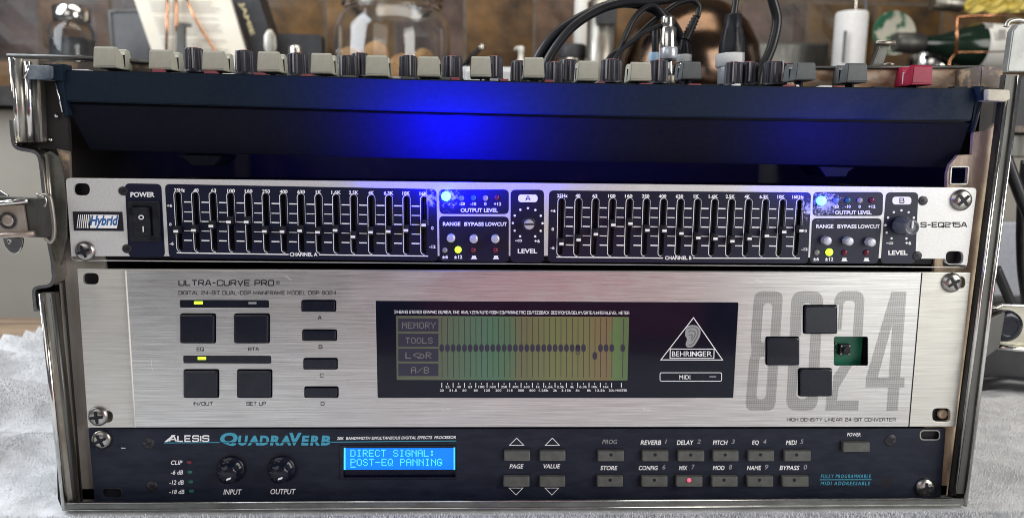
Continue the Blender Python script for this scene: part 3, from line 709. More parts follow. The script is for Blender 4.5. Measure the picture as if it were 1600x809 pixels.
# fader caps
cap_px = [(164.5,72,107,37),(250.5,77,109.5,36),(333,79,111,35),(419.5,80,113,36),(502,82.5,115.8,34),(588.5,86,120,36),(669,88,120.6,36),(751,88,121,34),(834,89.5,122.4,34),(918.5,95,127,33),(1001,97,127.4,34),(1080.5,96.5,124.5,31),(1258.5,98,126,32),(1338.5,99,130,33),(1440,102,134,33)]
def cap_mesh():
    prof = [(0,.4),(-.5,1.2),(0,9.6),(.7,10.6),(3.8,10.8),(4.6,10.4),(5.4,9.2),(7.0,7.9),(8.6,7.2),(10.4,7.9),(12.0,9.2),(12.8,10.4),(13.6,10.8),(16.3,10.6),(17,9.6),(17.4,1.2),(17,.4)]
    b = B().prism([(y,z) for y,z in prof], -6.2, 6.2, 'x')
    # narrower at the top
    b.v = [((x*(1-.012*z)), y, z) for x, y, z in b.v]
    return b
mats = {'cap_cream':None, 'cap_grey':None, 'cap_red':None}
shared = {}
for i, (cx, yt, yb, wp) in enumerate(cap_px):
    m = 'cap_cream' if i < 11 else ('cap_grey' if i < 14 else 'cap_red'); c = P(cx, yb, 11)
    if m not in shared:
        o = cap_mesh().build('fader_cap', m, mx, loc=(0,0,0), bevel=.35); o.location = c*MM - wloc(mx)
        l = B().box(-6.35, 6.35, 8.35, 8.85, 1.5, 7.5).build('cap_line', 'white_print' if i > 11 else 'slot_dark', o, loc=tuple(wloc(o)/MM))
        for v in l.data.vertices: v.co += wloc(o)
        s = B().box(-.6, .6, 4, 12, -3.5, .8).build('cap_stem', 'slot_dark', o, loc=tuple(wloc(o)/MM))
        for v in s.data.vertices: v.co += wloc(o)
        shared[m] = (o, l, s)
    else:
        src, l, s = shared[m]
        o = src.copy(); COL.objects.link(o); o.parent = mx; o.location = c*MM - wloc(mx)
        for ch in (l, s): k = ch.copy(); COL.objects.link(k); k.parent = o
    o.scale = (wp*mmpx(cx, yb, 11)/12.4, 1, (yb-yt)*mmpx(cx, yb, 11)/10.8)
# fluted knobs
kn_px = [(305,75,26),(384,79,30),(466,83,32),(545,87,30),(638,87,27),(563,83,22),(707,88,33),(772,88,24),(811,95,24),(866,97,24),(888,93,30),(955,93,38),(1029,94,30),(1146,97,24),(1169,97,30),(1208,96,34),(1228,99,28)]
kproto = None
for i, (x, yt, wp) in enumerate(kn_px):
    yy = 44 + (i % 3)*4; c = P(x, 120, yy); zt = P(x, yt, yy).z; c = Vector((c.x, yy, zt-13.5))
    if kproto is None:
        o = B().lathe((0,0,0), (0,0,1), [(6.9,0),(6.8,.8),(6.2,1.4),(5.9,12.4),(5.2,13.3),(.5,13.6)], 66, smooth=False, flute=(11,.14,1.3,12.6)).build('fluted_knob', 'knob_black', mx, loc=(0,0,0)); o.location = c*MM-wloc(mx)
        l = B().box(-.45,.45,-6.3,-5.6,2,13.2).build('knob_line', 'knob_line', o, loc=tuple(wloc(o)/MM))
        for v in l.data.vertices: v.co += wloc(o)
        t = B().lathe((0,0,13.3), (0,0,1), [(3.0,0),(2.6,.5),(.4,.6)], 16).build('knob_cap', 'knob_red', o, loc=tuple(wloc(o)/MM))
        for v in t.data.vertices: v.co += wloc(o)
        kproto = (o, l, t)
    else:
        o = kproto[0].copy(); COL.objects.link(o); o.parent = mx; o.location = c*MM-wloc(mx)
        for ch in kproto[1:]:
            k = ch.copy(); COL.objects.link(k); k.parent = o
    o.rotation_euler = (0, 0, random.uniform(-.8, .8)); s = wp*mmpx(x, 100, yy)/13.0; s = .5*s+.5*1.0; o.scale = (s, s, 1)
# small push switches along the front of the panel
for x, y, m, wp in ((246,109,'knob_red',14),(328,112,'knob_red',16),(405,115,'knob_red',16),(480,117,'knob_red',14),(545,119,'grey_rubber',18),(634,121,'grey_rubber',16),(622,121,'silver_button',14),(711,122,'knob_red',13),(697,122,'grey_rubber',13),(788,124.4,'knob_red',13),(772,124,'silver_button',13),(858,126,'knob_red',13),(940,129,'knob_red',10),(1010,131,'knob_red',18),(1086,132,'knob_red',18),(1236,133.4,'knob_red',16),(1244,133.8,'white_print',8),(1312,135.4,'knob_red',14),(1290,135,'white_print',18),(1152,132,'white_print',9),(1375,136,'slot_dark',24),(1500,136,'slot_dark',22),(125,109.6,'white_print',26)):
    c = P(x, y, 7); w2 = wp*.34/2
    B().box(c.x-w2, c.x+w2, 6, 12, c.z-1.4, c.z+.4, .3).build('push_switch', m, mx)
# =================================================================== GRAPHIC EQ (silver, top of the rack)
YH = -1.0
eq = thing('graphic_equalizer', 'slim silver rack equalizer with thirty sliders in two black panels, bolted above the brushed unit', 'equalizer', P(815, 418, 20))
YP = YH - .10; YW = YH - .16
slots_px = []
NA = [(280+27.36*i, 300+6.5*i/14, 391+4.7*i/14) for i in range(15)]
NB = [(876.5+26.46*i, 309.8+1.9*i/14, 397.7+1.3*i/14) for i in range(15)]
def slot_loop(x, t, b_, w_=8.0):
    cx, _ = P2(x, (t+b_)/2, YH); zt = P2(x, t, YH)[1]; zb = P2(x, b_, YH)[1]; r = w_*.34/2
    l = []
    for k in range(9): a = math.pi*k/8; l.append((cx+r*math.cos(a), zt-r+r*math.sin(a)))
    for k in range(9): a = math.pi+math.pi*k/8; l.append((cx+r*math.cos(a), zb+r+r*math.sin(a)))
    return l
SL = [slot_loop(x, t-.6, b_+.6, 10.6) for x, t, b_ in NA+NB]; SP = [slot_loop(*s, 6.6) for s in NA+NB]
outer = quad([(102,277.5),(1527,293),(1511,418),(112,407)], YH, 2.5)
mh1 = rect(114, 286, 140, 305, YH, 3.0); mh2 = rect(1478, 392, 1505, 412, YH, 3.0)
plate('faceplate', [outer, mh1, mh2] + SL, YH, 2.0, 'silver_paint', eq, bev=.25)
def dist_c(px, py): c = P2(px, py, YH); return c
loc0 = wloc(eq)/MM
def rel(px, py): c = P2(px, py, YH); return (c[0]-loc0.x, c[1]-loc0.z)
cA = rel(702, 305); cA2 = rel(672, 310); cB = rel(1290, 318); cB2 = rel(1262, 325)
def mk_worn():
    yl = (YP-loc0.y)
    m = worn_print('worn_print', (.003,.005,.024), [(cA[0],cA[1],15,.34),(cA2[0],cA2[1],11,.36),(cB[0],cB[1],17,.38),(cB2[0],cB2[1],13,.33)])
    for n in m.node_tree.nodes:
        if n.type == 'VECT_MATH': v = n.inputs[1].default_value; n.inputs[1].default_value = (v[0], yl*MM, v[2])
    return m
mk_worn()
def printed(name, c, holes=(), r=2.6, m='worn_print', y=None):
    y = YP if y is None else y
    o = fill(B(), [quad(c, y, r)] + list(holes), y).build(name, m, eq if y == YP else None, fix=False); return o
printed('power_panel', [(195,286),(252,287),(258,401),(201,401)])
printed('slider_panel', [(257.5,287),(682,295),(684,407.5),(264,402)], SP[:15])
printed('slider_panel', [(858,297),(1267.5,300),(1262.5,411),(856,409)], SP[15:])
for c in ([(685.6,295.6),(795,295.6),(795,334),(687,334)], [(686,337),(795,338),(795,409),(687,408)], [(798,296),(850,296),(850,409.5),(797.5,409)],
          [(1271,299.5),(1380,299.5),(1379,337),(1269.5,337)], [(1269,340.5),(1378,340.5),(1372,411),(1265.5,411)], [(1384.5,300),(1435,300),(1430,411),(1376,411)]):
    printed('printed_panel', c)
# chassis and slider bodies behind
c0 = P(150, 285, 20); c1 = P(1480, 410, 20)
B().box(c0.x, c1.x, 6, 150, c1.z+1.5, c0.z-3).build('chassis', 'slot_dark', eq)
for x, t, bb in NA+NB:
    c = P(x, (t+bb)/2, YH); zt = P2(x, t, YH)[1]; zb = P2(x, bb, YH)[1]
    B().box(c.x-.35, c.x+.35, 3.4, 3.8, zb+1, zt-1).build('slider_track', 'dark_screw', eq)
caps = [(274.4,361.5),(302,360),(330,353.4),(357.6,347),(385.8,347),(414.2,361.6),(441.2,362),(469,360.7),(497.3,363),(525.4,360),(552.4,370),(579.3,363),(606.6,361.8),(634,360),(661.7,351.8)]
capsB = [(876.3,380.9),(902.5,374.8),(929.6,366),(956.5,351.5),(983.7,349.4),(1009.8,359.8),(1036.5,360.5),(1063.2,364.8),(1089.4,371.7),(1116.8,373),(1143,377),(1169.7,373),(1196.7,368.6),(1224,362.6),(1251,360.5)]
cap_me = None
for i, (px, py) in enumerate(caps+capsB):
    base = (NA+NB)[i]; cx = P2(base[0], 350, YH)[0]; c = P(px, py, YH-5.5)
    if cap_me is None:
        r = B().box(-1.25, 1.25, -4.6, 0, -1.6, 2.6, .35).box(-.5, .5, 0, 4.5, -1.0, 1.6)
        cap_me = r.build('slider_cap', 'black_plastic', eq, loc=(0,0,0)); cap_me.location = Vector((cx, YH, c.z+.2))*MM - wloc(eq)
        line_me = B().box(-1.15, 1.15, -4.95, -4.5, -.75, .55, .12).build('cap_line', 'white_print', cap_me, loc=tuple(wloc(cap_me)/MM))
        # vertices above are local to the cap
        for v in line_me.data.vertices: v.co += wloc(cap_me)
    else:
        o = cap_me.copy(); COL.objects.link(o); o.location = Vector((cx, YH, c.z+.2))*MM - wloc(eq); o.parent = eq
        l = line_me.copy(); COL.objects.link(l); l.parent = o; l.location = (0,0,0)
# white outlines of slots and graticule
b = B()
for i, (x, t, bb) in enumerate(NA+NB):
    l = slot_loop(x, t-1.6, bb+1.6, 11.5)
    isB = i >= 15
    cy = (caps+capsB)[i][1]; zc = P2(x, cy, YH)[1]
    # left side runs whole, right side thin and shorter
    arc = l[:9]; left_top = l[8]; left_bot = l[9]
    bo = B(); stroke(bo, [l[4], l[5], l[6], l[7], left_top, left_bot] + l[10:14], .30, YW)
    stroke(bo, [(l[0][0], l[0][1]-14)] + l[:5], .13, YW); bo.build('slot_outline', 'white_print', eq, fix=False)
for N_, g0, g1 in ((NA, (315,330.6,345,360,374.8), (321.4,336,350.4,365.2,379.8)), (NB, (323.8,338.6,353,367.6,382), (326,340.2,354.8,369.2,383.8))):
    b = B()
    for i in range(14):
        for k in range(5):
            yy = g0[k]+(g1[k]-g0[k])*i/13
            linepx(b, [(N_[i][0]+7.5, yy), (N_[i+1][0]-7.5, yy+.3)], 1.75 if k in (0,2,4) else 1.25, YW)
    b.build('scale_lines', 'white_print', eq, fix=False, kind='stuff')
b = B()
for q in ([(276,394.4),(451,397)],[(498.4,397.4),(669,399.5)],[(869.4,401),(1036,402.6)],[(1082.4,402.6),(1249.8,403)]): b = B(); linepx(b, q, 1.7, YW); b.build('channel_rule', 'white_print', eq, fix=False)
b = Words(); Y = YW
labs = ['25Hz','40','63','100','160','250','400','630','1K','1.6K','2.5K','4K','6.3K','10K','16K']; wd = [17,8,8,12,12,12,12,12,9,15,15,9,15,12,13]
for i, s in enumerate(labs):
    x = NA[i][0]-1 + (1.5 if i == 0 else 0); yy = 296.6+5.4*i/14
    T(b, s, x-wd[i]/2, yy-2.9, x+wd[i]/2, yy+2.9, Y, bold=.03)
    x = NB[i][0]-1+(3 if i == 0 else 1); yy = 305.3+1.9*i/14
    s2 = '16KHz' if i == 14 else s; w2 = 18 if i == 14 else wd[i]*.97
    T(b, s2, x-w2/2, yy-2.8, x+w2/2, yy+2.8, Y, bold=.03)
for s, x0, x1, y0, y1 in (('+6',260.5,269,318.4,323),('0',264.4,268,347.5,352.3),('-6',265,271.5,377.4,382.3),('0',673.8,677.4,353.2,358.6),('-12',670.6,680.5,382.4,387.3),
    ('+6',860.4,868,326.5,331.2),('0',861.8,865.6,355,360),('-6',860,866.4,384,389),('+12',1255.6,1266,329,333.3),('0',1257,1260.7,358,362.4),('-12',1252,1262,386.6,391),
    ('CHANNEL A',452.6,496,393.8,399.8),('CHANNEL B',1039,1080.5,399.4,405.2),('POWER',203.8,241.5,299.6,307.6),
    ('-20',717.6,726.4,315.4,320.5),('-10',735,744,315.6,320.6),('0',756.4,760.2,315.6,320.6),('+12',771.6,783,315.6,320.7),('OUTPUT LEVEL',719.7,778,324.8,331.2),
    ('RANGE',692,719.3,346.3,352.4),('BYPASS',725.4,756,346.5,352.6),('LOWCUT',758.6,792,346.6,352.7),('±6',691,700,398,403.6),('±12',709.8,722.2,398,403.6),
    ('+6',835,843.4,373.4,378.6),('LEVEL',809,839.4,388.2,395.2),
    ('-20',1301.3,1310.6,319.8,324.6),('-10',1320.3,1329.2,319.8,324.6),('0',1341.4,1344.9,319.8,324.6),('+12',1356.6,1367.8,319.8,324.6),('OUTPUT LEVEL',1304.7,1362,328.6,334.6),
    ('RANGE',1275.4,1302.2,350,356.2),('BYPASS',1308.4,1338.5,350.2,356.4),('LOWCUT',1341,1374.7,350.3,356.5),('±6',1270.8,1279.7,401.4,407),('±12',1289.3,1301.9,401.4,407),
    ('+6',1414.6,1423.7,376.4,382),('LEVEL',1388,1418,390.6,397.8)):
    T(b, s, x0, y0, x1, y1, Y, bold=.03)
b.build('lettering', 'white_print', eq, fix=False)
for x, yy in ((811,375.4),(1391,379.4)):      # minus infinity
    b = B()
    linepx(b, [(x-6, yy),(x-3.4, yy)], 1.1, Y)
    for dx in (-.6, 2.6):
        c = P2(x+dx, yy, Y); s = .34; linepx(b, [(x+dx+1.7*math.cos(a*math.pi/4), yy+1.5*math.sin(a*math.pi/4)) for a in range(8)], .9, Y, True)
    b.build('infinity_sign', 'white_print', eq, fix=False)
for x, yy in ((740.6,401.6),(775,401.6),(1319.4,405),(1353.9,405)):
    fill(B(), [[P2(*q, Y) for q in ((x-3.2,yy-2.6),(x+3.2,yy-2.6),(x+3.2,yy),(x+5,yy+2.6),(x-5,yy+2.6),(x-3.2,yy))]], Y).build('button_icon', 'white_print', eq, fix=False)
dotA = [(895,259),(962,275),(1011,327),(1027,395),(1010,463),(960,513),(826,273),(776,325),(759,393),(775,461),(824,512)]
dotB = [(875,266),(937,282),(982,329),(1001,392),(990,458),(918,508),(809,282),(759,328),(737,393),(747,458),(790,507)]
for p in dotA: fill(B(), [circ(670+p[0]*.1731, 280+p[1]*.1731, 1.9, Y, 10)], Y).build('scale_dot', 'white_print', eq, fix=False)
for p in dotB: fill(B(), [circ(1250+p[0]*.18125, 280+p[1]*.18125, 1.9, Y, 10)], Y).build('scale_dot', 'white_print', eq, fix=False)
for q in ((809.6, 303.4, 840, 315.4),(1394.4, 307, 1424, 319)): fill(B(), [rect(*q, Y, 1.8)], Y).build('channel_badge', 'white_print', eq, fix=False)
b = Words(); TS(b, 'A', 821.5, 306.2, 828.5, 313, YW-.05, wpx=1.3); TS(b, 'B', 1406, 309.5, 1412.5, 316.5, YW-.05, wpx=1.3)
TS(b, 'S-EQ215A', 1439.2, 347.2, 1510.5, 354.2, YP, wpx=1.7)
b.build('lettering', 'black_print', eq, fix=False)
# badge
bd = fill(B(), [quad([(114,330),(191,330.4),(193.4,360.4),(116,359.6)], YP, .2)], YP-.3, .3).build('badge', 'slot_dark', eq, fix=False)
b = B()
for k in range(7):
    x = 121+k*3.1; fill(b, [[P2(*q, YP) for q in ((x+2.2,334.5),(x+3.4+.1*k,334.5),(x+.9+.13*k,355.5),(x-.2,355.5))]], YP-.55)
fill(b, [[P2(*q, YP) for q in ((143,334.8),(186.5,335.3),(183.5,356),(138.8,355.5))]], YP-.55)
b.build('badge_stripes', 'white_print', bd, fix=False)
mat('badge_blue', (.03,.13,.36), .4)
b = B(); T(b, 'Hybrid', 140.5, 336, 185, 356.5, YP-.6, bold=.035, shear=.25); b.build('badge_lettering', 'badge_blue', bd, fix=False)
# rocker switch
sw = fill(B(), [quad([(199,314),(248,314.4),(251,376.4),(203,376)], YH-1.6, .8), quad([(207,321.5),(237.5,321.8),(239.6,368),(209.6,367.7)], YH-1.6, .4)], YH-1.6, 1.4, .25).build('rocker_switch', 'black_plastic', eq, fix=False)
r0 = P(208.5, 322.5, YH); r1 = P(238.5, 367, YH); zm = (r0.z+r1.z)/2
B().prism([(YH+.5, r0.z), (YH-2.6, r0.z), (YH-1.4, zm), (YH-1.9, r1.z), (YH+.5, r1.z)], r0.x+.2, r1.x-.2, 'x').build('rocker', 'black_plastic', sw)
b = B(); linepx(b, [(220.5+3.6*math.cos(a*math.pi/6), 339+3*math.sin(a*math.pi/6)) for a in range(12)], 1.5, YH-2.75, True); linepx(b, [(223.5,353),(223.7,362)], 1.6, YH-2.75)
b.build('rocker_marks', 'white_print', sw, fix=False)
# screws and mounting holes
screw_head(eq, 131.5, 392, 16, YH, tilt=.35); screw_head(eq, 1504, 312.5, 16.5, YH, tilt=.75)
for x, yy in ((192.5,298),(198.5,388),(1442,313),(1433,399)):
    o = dome(eq, 'small_screw', x, yy, 7.2, YH, 'dark_screw', h=.25, base=.35)
    cc = P(x, yy, YH-.75); bb = B(); bb.lathe((cc.x, cc.y+.3, cc.z), (0,-1,0), [(1.0,0),(1.0,.2)], 6); bb.build('hex_socket', 'slot_dark', o)
# LEDs, buttons
def led(parent, x, yy, r, m, y=YP, h=1.1, label=None): return dome(parent, 'indicator_lamp', x, yy, r, y, m, h=h*.7, base=h*.5, label=label)
led(eq, 697, 306, 7.5, 'led_white_blue', h=2.2, label='glowing blue power lamp of channel A'); led(eq, 1282.5, 313, 7.2, 'led_white_blue', h=2.2, label='glowing blue power lamp of channel B')
for x, yy, m in ((721,309,'led_off_blue'),(739.7,308.4,'led_off_green'),(758.6,309,'led_off_amber'),(776,308,'led_off_red'),(695,390.2,'led_off_clear'),(739.5,390,'led_off_red'),(773.8,390,'led_off_red'),
    (1306,312.6,'led_off_blue'),(1324.3,312.6,'led_off_green'),(1343,312.6,'led_off_amber'),(1361.8,312.4,'led_off_red'),(1275.6,393.8,'led_off_clear'),(1319.4,394,'led_off_red'),(1353.4,394,'led_off_red')):
    led(eq, x, yy, 4.4, m)
led(eq, 715.8, 389.4, 5.4, 'led_green_lit', label='lit yellow green lamp under the range button'); led(eq, 1295.3, 393.3, 5.8, 'led_green_lit', label='lit yellow green lamp under the range button')
for x, yy in ((705,370.5),(740.4,371.7),(773.8,371.7),(1288.6,374.6),(1322.4,375.4),(1357,377)):
    r = 6.6*mmpx(x, yy, YP); c = P(x, yy, YP)
    B().lathe((c.x, c.y, c.z), (0,-1,0), [(r,-.5),(r,3.4),(r*.93,3.9),(r*.6,4.1),(r*.1,4.1)], 20).build('push_button', 'silver_button', eq)
# shaft without knob (A) and clear knob (B)
c = P(826, 349, YH); B().lathe((c.x,c.y,c.z), (0,-1,0), [(3.6,-.5),(3.6,.4),(3.3,.45)], 22).build('shaft_collar', 'dark_screw', eq)
sh = B().lathe((c.x,c.y,c.z), (0,-1,0), [(2.6,0),(2.6,5.2),(2.3,5.6)], 20).build('potentiometer_shaft', 'silver_button', eq)
B().box(c.x-2.5, c.x+2.5, c.y-5.75, c.y-5.3, c.z-.1, c.z+.75).build('shaft_slot', 'slot_dark', sh)
mat('knob_smoke', (.10,.11,.13), .22, 0, col2=(.13,.14,.16), nscale=60, coat=.3)
c = P(1407.5, 351.5, YH); kn = B().lathe((c.x,c.y,c.z), (0,-1,0), [(5.1,.4),(5.0,3),(4.3,9.6),(3.9,10.6),(3.2,10.7),(2.4,10.0)], 40, flute=(10,.06,.2,9.8)).build('level_knob', 'knob_smoke', eq)
B().box(c.x-.3, c.x+.3, c.y-11.2, c.y-10.2, c.z-.4, c.z+3.4).build('knob_pointer', 'white_print', kn)
# =================================================================== BRUSHED DISPLAY UNIT
YB = -1.2; YC = YB-1.0; YD = YC-.10
un = thing('brushed_digital_equalizer', 'tall brushed aluminium rack unit with green screen, square dark keys and big faded 8024 print', 'audio processor', P(815, 664, 20))
mhs = [rect(129, 426, 154, 444, YB, 2.8), rect(1478, 431, 1508, 450, YB, 3.0), rect(1457, 637, 1485, 658, YB, 3.0), rect(150, 641, 176, 659, YB, 2.8)]
plate('back_plate', [quad([(120.5,419.5),(1517,425),(1493,665.5),(137,667)], YB, .5), quad([(240,455),(1400,458),(1390,645),(250,645)], YB, 1)] + mhs, YB, 2.0, 'brushed_ear', un, bev=.2)
keysB = [(281.5,489,337.3,535.5),(365.8,489,421.5,535.5),(286.9,576,342.3,620.6),(370.5,576,425.4,620.6)]
softB = [(470.8,467.8,525.3,486.5),(472.2,513.8,526.5,532),(474,558.3,527.7,576.4),(475.5,602.8,529,620.6)]
arrB = [(1254.5,475.5,1307.8,520.8),(1196,525,1248.7,569.8),(1247,574,1299.8,618.3),(1303,525.3,1356.2,570.5)]
barB = [[(280.6,467.8),(420,468),(420.4,480.4),(281,480)],[(286,554.7),(423.6,555),(424,567.2),(286.6,566.8)]]
dispB = [(586.7,469.3),(1153.8,471.8),(1145.6,620.6),(590,620.6)]
holes = [rect(a,b_,c,d,YC,1.2) for a,b_,c,d in keysB+softB+arrB] + [quad(q, YC, .9) for q in barB] + [quad(dispB, YC, .8)]
plate('front_panel', [quad([(196,421.3),(1440.6,425.3),(1420,665.6),(211,666.6)], YC, .15)] + holes, YC, .95, 'brushed_alu', un, bev=.15)
c0 = P(230, 430, 20); c1 = P(1405, 655, 20)
B().box(c0.x, c1.x, 6.5, 200, c1.z, c0.z).build('chassis', 'slot_dark', un)
# recess wall behind cut-outs
b = B(); a0 = P(205, 424, YC); a1 = P(1290, 664, YC)
for loop in ([rect(a,b_,c,d,YC) for a,b_,c,d in keysB+softB+arrB[:3]] + [quad(q, YC) for q in barB]):
    pass
for k, (a,b_,c,d) in enumerate(keysB+softB+arrB[:3]):
    big = k < 4 or k > 7
    l = rect(a+1.6,b_+1.6,c-1.6,d-1.6,YC,1.0,3); key(un, 'square_key' if big else 'soft_key', l, YC, 1.7 if big else 1.0, 'gloss_button', bev=.75 if big else .5)
for k, q in enumerate(barB):
    o = fill(B(), [quad([(q[0][0]-2,q[0][1]-2),(q[1][0]+2,q[1][1]-2),(q[2][0]+2,q[2][1]+2),(q[3][0]-2,q[3][1]+2)], YC+1)], YC+.35, .3).build('lamp_window', 'gloss_button', un, fix=False)
    lx = (303,470.2,316.5,474.8) if k == 0 else (308.8,556.8,321.6,561.4)
    fill(B(), [rect(*lx, YC, .3)], YC+.1, .5).build('lit_segment', 'led_bar_lit', o, fix=False)
    if k == 0: fill(B(), [rect(388, 471.3, 400.5, 474.4, YC, .2)], YC+.1, .5).build('unlit_segment', 'grey_print', o, fix=False)
# hole with bare circuit board
c0 = P(1300, 522, YC); c1 = P(1362, 574, YC)
pc = B().box(c0.x-1, c0.x+21, 4.4, 5.6, c1.z-1, c0.z+1).build('circuit_board', 'pcb', un)
c = P(1320, 545.5, 2.0)
tb = B().box(c.x-3, c.x+3, 1.4, 4.3, c.z-3, c.z+3, .3).build('tact_switch', 'black_plastic', pc)
B().lathe((c.x, 1.4, c.z), (0,-1,0), [(1.7,0),(1.7,1.1),(1.4,1.2)], 16).build('switch_plunger', 'slot_dark', tb)
b = B()
for dx in (-2.3, 2.3):
    for dz in (-2.3, 2.3): b.lathe((c.x+dx, 1.45, c.z+dz), (0,-1,0), [(.5,0),(.4,.2)], 8)
b.build('switch_rivets', 'screw_steel', tb)
b = B()
for z in (-.6, 3.0): b.lathe((c.x-4.6, 4.4, c.z+z), (0,-1,0), [(.8,0),(.7,.5),(.3,.9)], 10)
b.build('solder_joints', 'screw_steel', pc)
# display
dw = fill(B(), [quad([(x+(1 if i in (0,3) else -1)*-2, y+(1 if i < 2 else -1)*-2) for i, (x, y) in enumerate(dispB)], YC)], YC+.35, .6).build('display_window', 'display_window', un, fix=False)
YL = YC+.30; YI = YC+.24
l4 = [(618.6,492.5),(983,494.5),(980.4,593.4),(619.8,592.7)]
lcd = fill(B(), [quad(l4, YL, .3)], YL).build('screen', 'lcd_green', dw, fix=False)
def inlcd(u, v):
    a = [Vector(q) for q in l4]; p = (a[0]*(1-u)+a[1]*u)*(1-v) + (a[3]*(1-u)+a[2]*u)*v; return (p.x, p.y)
b = B()
for y0, y1 in ((497,517),(520.6,541),(544,563.8),(567,586.6)): fill(B(), [rect(622.4, y0, 685, y1, YI)], YI).build('menu_box', 'lcd_ink', lcd, fix=False)
for i in range(31):
    x = 690.3+8.873*i; yb = 588.6 if i < 20 else 588.9; xb = x - (.9*i/30)*1.2
    b = B(); linepx(b, [(x, 496),(xb+.6, yb)], .9, YI); b.build('band_line', 'lcd_ink', lcd, fix=False)
b = B(); linepx(b, [(974.6,497),(972.6,589)], .9, YI); b.build('band_line', 'lcd_ink', lcd, fix=False)
for i in range(32):
    x = 690.3+8.873*i if i < 31 else 973.6
    if i == 26: continue
    if i > 0: x -= .5*i/30
    cy = 555 if i == 27 else 542.9
    fill(B(), [rnd([P2(*q, YI) for q in ((x-1.6,cy-6),(x+1.6,cy-6),(x+3.6,cy-2.5),(x+3.6,cy+2.5),(x+1.6,cy+6),(x-1.6,cy+6),(x-3.6,cy+2.5),(x-3.6,cy-2.5))], .3, 1)], YI-.03).build('band_marker', 'lcd_ink', lcd, fix=False)
b = B()
linepx(b, [(903-1.6,540.5),(903+1.6,540.5),(906.2,544),(906.2,549),(904.6,552.4),(901.4,552.4),(899.8,549),(899.8,544)], 1.0, YI-.03, True)
b.build('band_marker', 'lcd_ink', lcd, fix=False)
b = B(); dots(b, 'MEMORY', 628, 502.6, 680.6, 512.8, YI-.05); dots(b, 'TOOLS', 633.4, 526.4, 676, 536.2, YI-.05)
dots(b, 'L', 633.4, 549.4, 642.5, 559.4, YI-.05); dots(b, 'R', 665, 549.4, 674, 559.4, YI-.05); dots(b, 'A/B', 642, 572.6, 670.4, 582.5, YI-.05)
linepx(b, [(646,553.5),(650,551.5),(656,551.5),(658,553.5),(656,556.5),(650,556.5)], 1.2, YI-.05, True)
linepx(b, [(650,556),(654,558.8),(660,558.8),(663,556),(661,553),(657,552.5)], 1.2, YI-.05)
b.build('screen_lettering', 'lcd_ink_light', lcd, fix=False)
b = Words(); Yw = YI
TS(b, '31-BAND STEREO GRAPHIC EQ/REALTIME ANALYZER/AUTO ROOM EQ/PARAMETRIC EQ/FEEDBACK DESTROYER/DELAY/GATE/LIMITER/LEVEL METER', 616.4, 484.4, 983, 488.8, Yw, dy=1.6, wpx=.62, gap=1.5)
tk = B(); up = ['25','40','63','100','160','250','400','630','1k','1.6k','2.5k','4k','6.3k','10k','16k']; lw = ['20','31.5','50','80','125','200','315','500','800','1.25k','2k','3.15k','5k','8k','12.5k','20k']
for i in range(31):
    x = 690.3+8.873*i - .8*i/30
    if i % 2 == 0:
        linepx(tk, [(x,597.2),(x,604.6)], 1.1, Yw); s = lw[i//2]; hw = 1.65*len(s)*.92
        T(b, s, x-hw, 607.2, x+hw, 610.6, Yw, bold=.01)
    else:
        linepx(tk, [(x,597.4),(x,599.8)], .9, Yw); s = up[i//2]; hw = 1.65*len(s)*.92
        T(b, s, x-hw, 601.6, x+hw, 605.2, Yw, bold=.01)
linepx(tk, [(970.9,597.4),(970.9,604.6)], 1.1, Yw); tk.build('scale_ticks', 'white_print', dw, fix=False, kind='stuff'); T(b, 'MASTER', 961.9, 607.2, 980, 610.6, Yw, bold=.01)
bt_ = B(); linepx(bt_, [(1083.6,495.5),(1129,561.5),(1032.6,561.3)], 1.3, Yw, True)
bt_.build('emblem_triangle', 'white_print', dw, fix=False); bt_ = B(); linepx(bt_, [(1047.2,544.4),(1115.8,544.6),(1115.4,559),(1047,558.8)], 1.2, Yw, True); bt_.build('emblem_box', 'white_print', dw, fix=False)
T(b, 'BEHR', 1050, 548, 1077.6, 555.9, Yw, bold=.0); T(b, 'ING', 1078.4, 548, 1097, 555.9, Yw, bold=.035); T(b, 'ER', 1098, 548, 1112.4, 555.9, Yw, bold=.0)
bt_ = B(); stroke(bt_, rect(1031.3, 581.4, 1127.6, 594.6, Yw, 1.0), .36, Yw, True); bt_.build('label_frame', 'white_print', dw, fix=False)
T(b, 'MIDI', 1061.5, 585.2, 1078.6, 591.6, Yw, bold=.005)
b.build('lettering', 'white_print', dw, fix=False)
mat('ear_grey', (.30,.31,.32), .5); mat('ear_dark', (.12,.125,.13), .5)
b = B(); fill(b, [rnd([P2(*q, Yw) for q in ((1073,509),(1080,506.8),(1089,507.6),(1094.6,514),(1094.4,523),(1090,532),(1084,540.5),(1078,542.6),(1072,541),(1071,536),(1074,529),(1070,523),(1071,516))], 1.2)], Yw)
b.build('ear_emblem', 'ear_grey', dw, fix=False)
b = B()
for pts in (((1074,513),(1080,510.8),(1087,511.6),(1090.6,516),(1090,523),(1086,531),(1081,537.5),(1076,538.5)), ((1075.5,518),(1080,515.8),(1085,517),(1086.4,521),(1084,527),(1079.6,532)), ((1076,523.5),(1080,521.8),(1082,524),(1079.5,528))):
    stroke(b, [(p.x, p.y) for p in spline([(*P2(*q, Yw), 0) for q in pts], 4)], .55, Yw-.03)
b.build('ear_folds', 'ear_dark', dw, fix=False)
b = B(); linepx(b, [(1108.5,587.6),(1119,587.6)], 1.8, Yw); b.build('unlit_segment', 'grey_print', dw, fix=False)
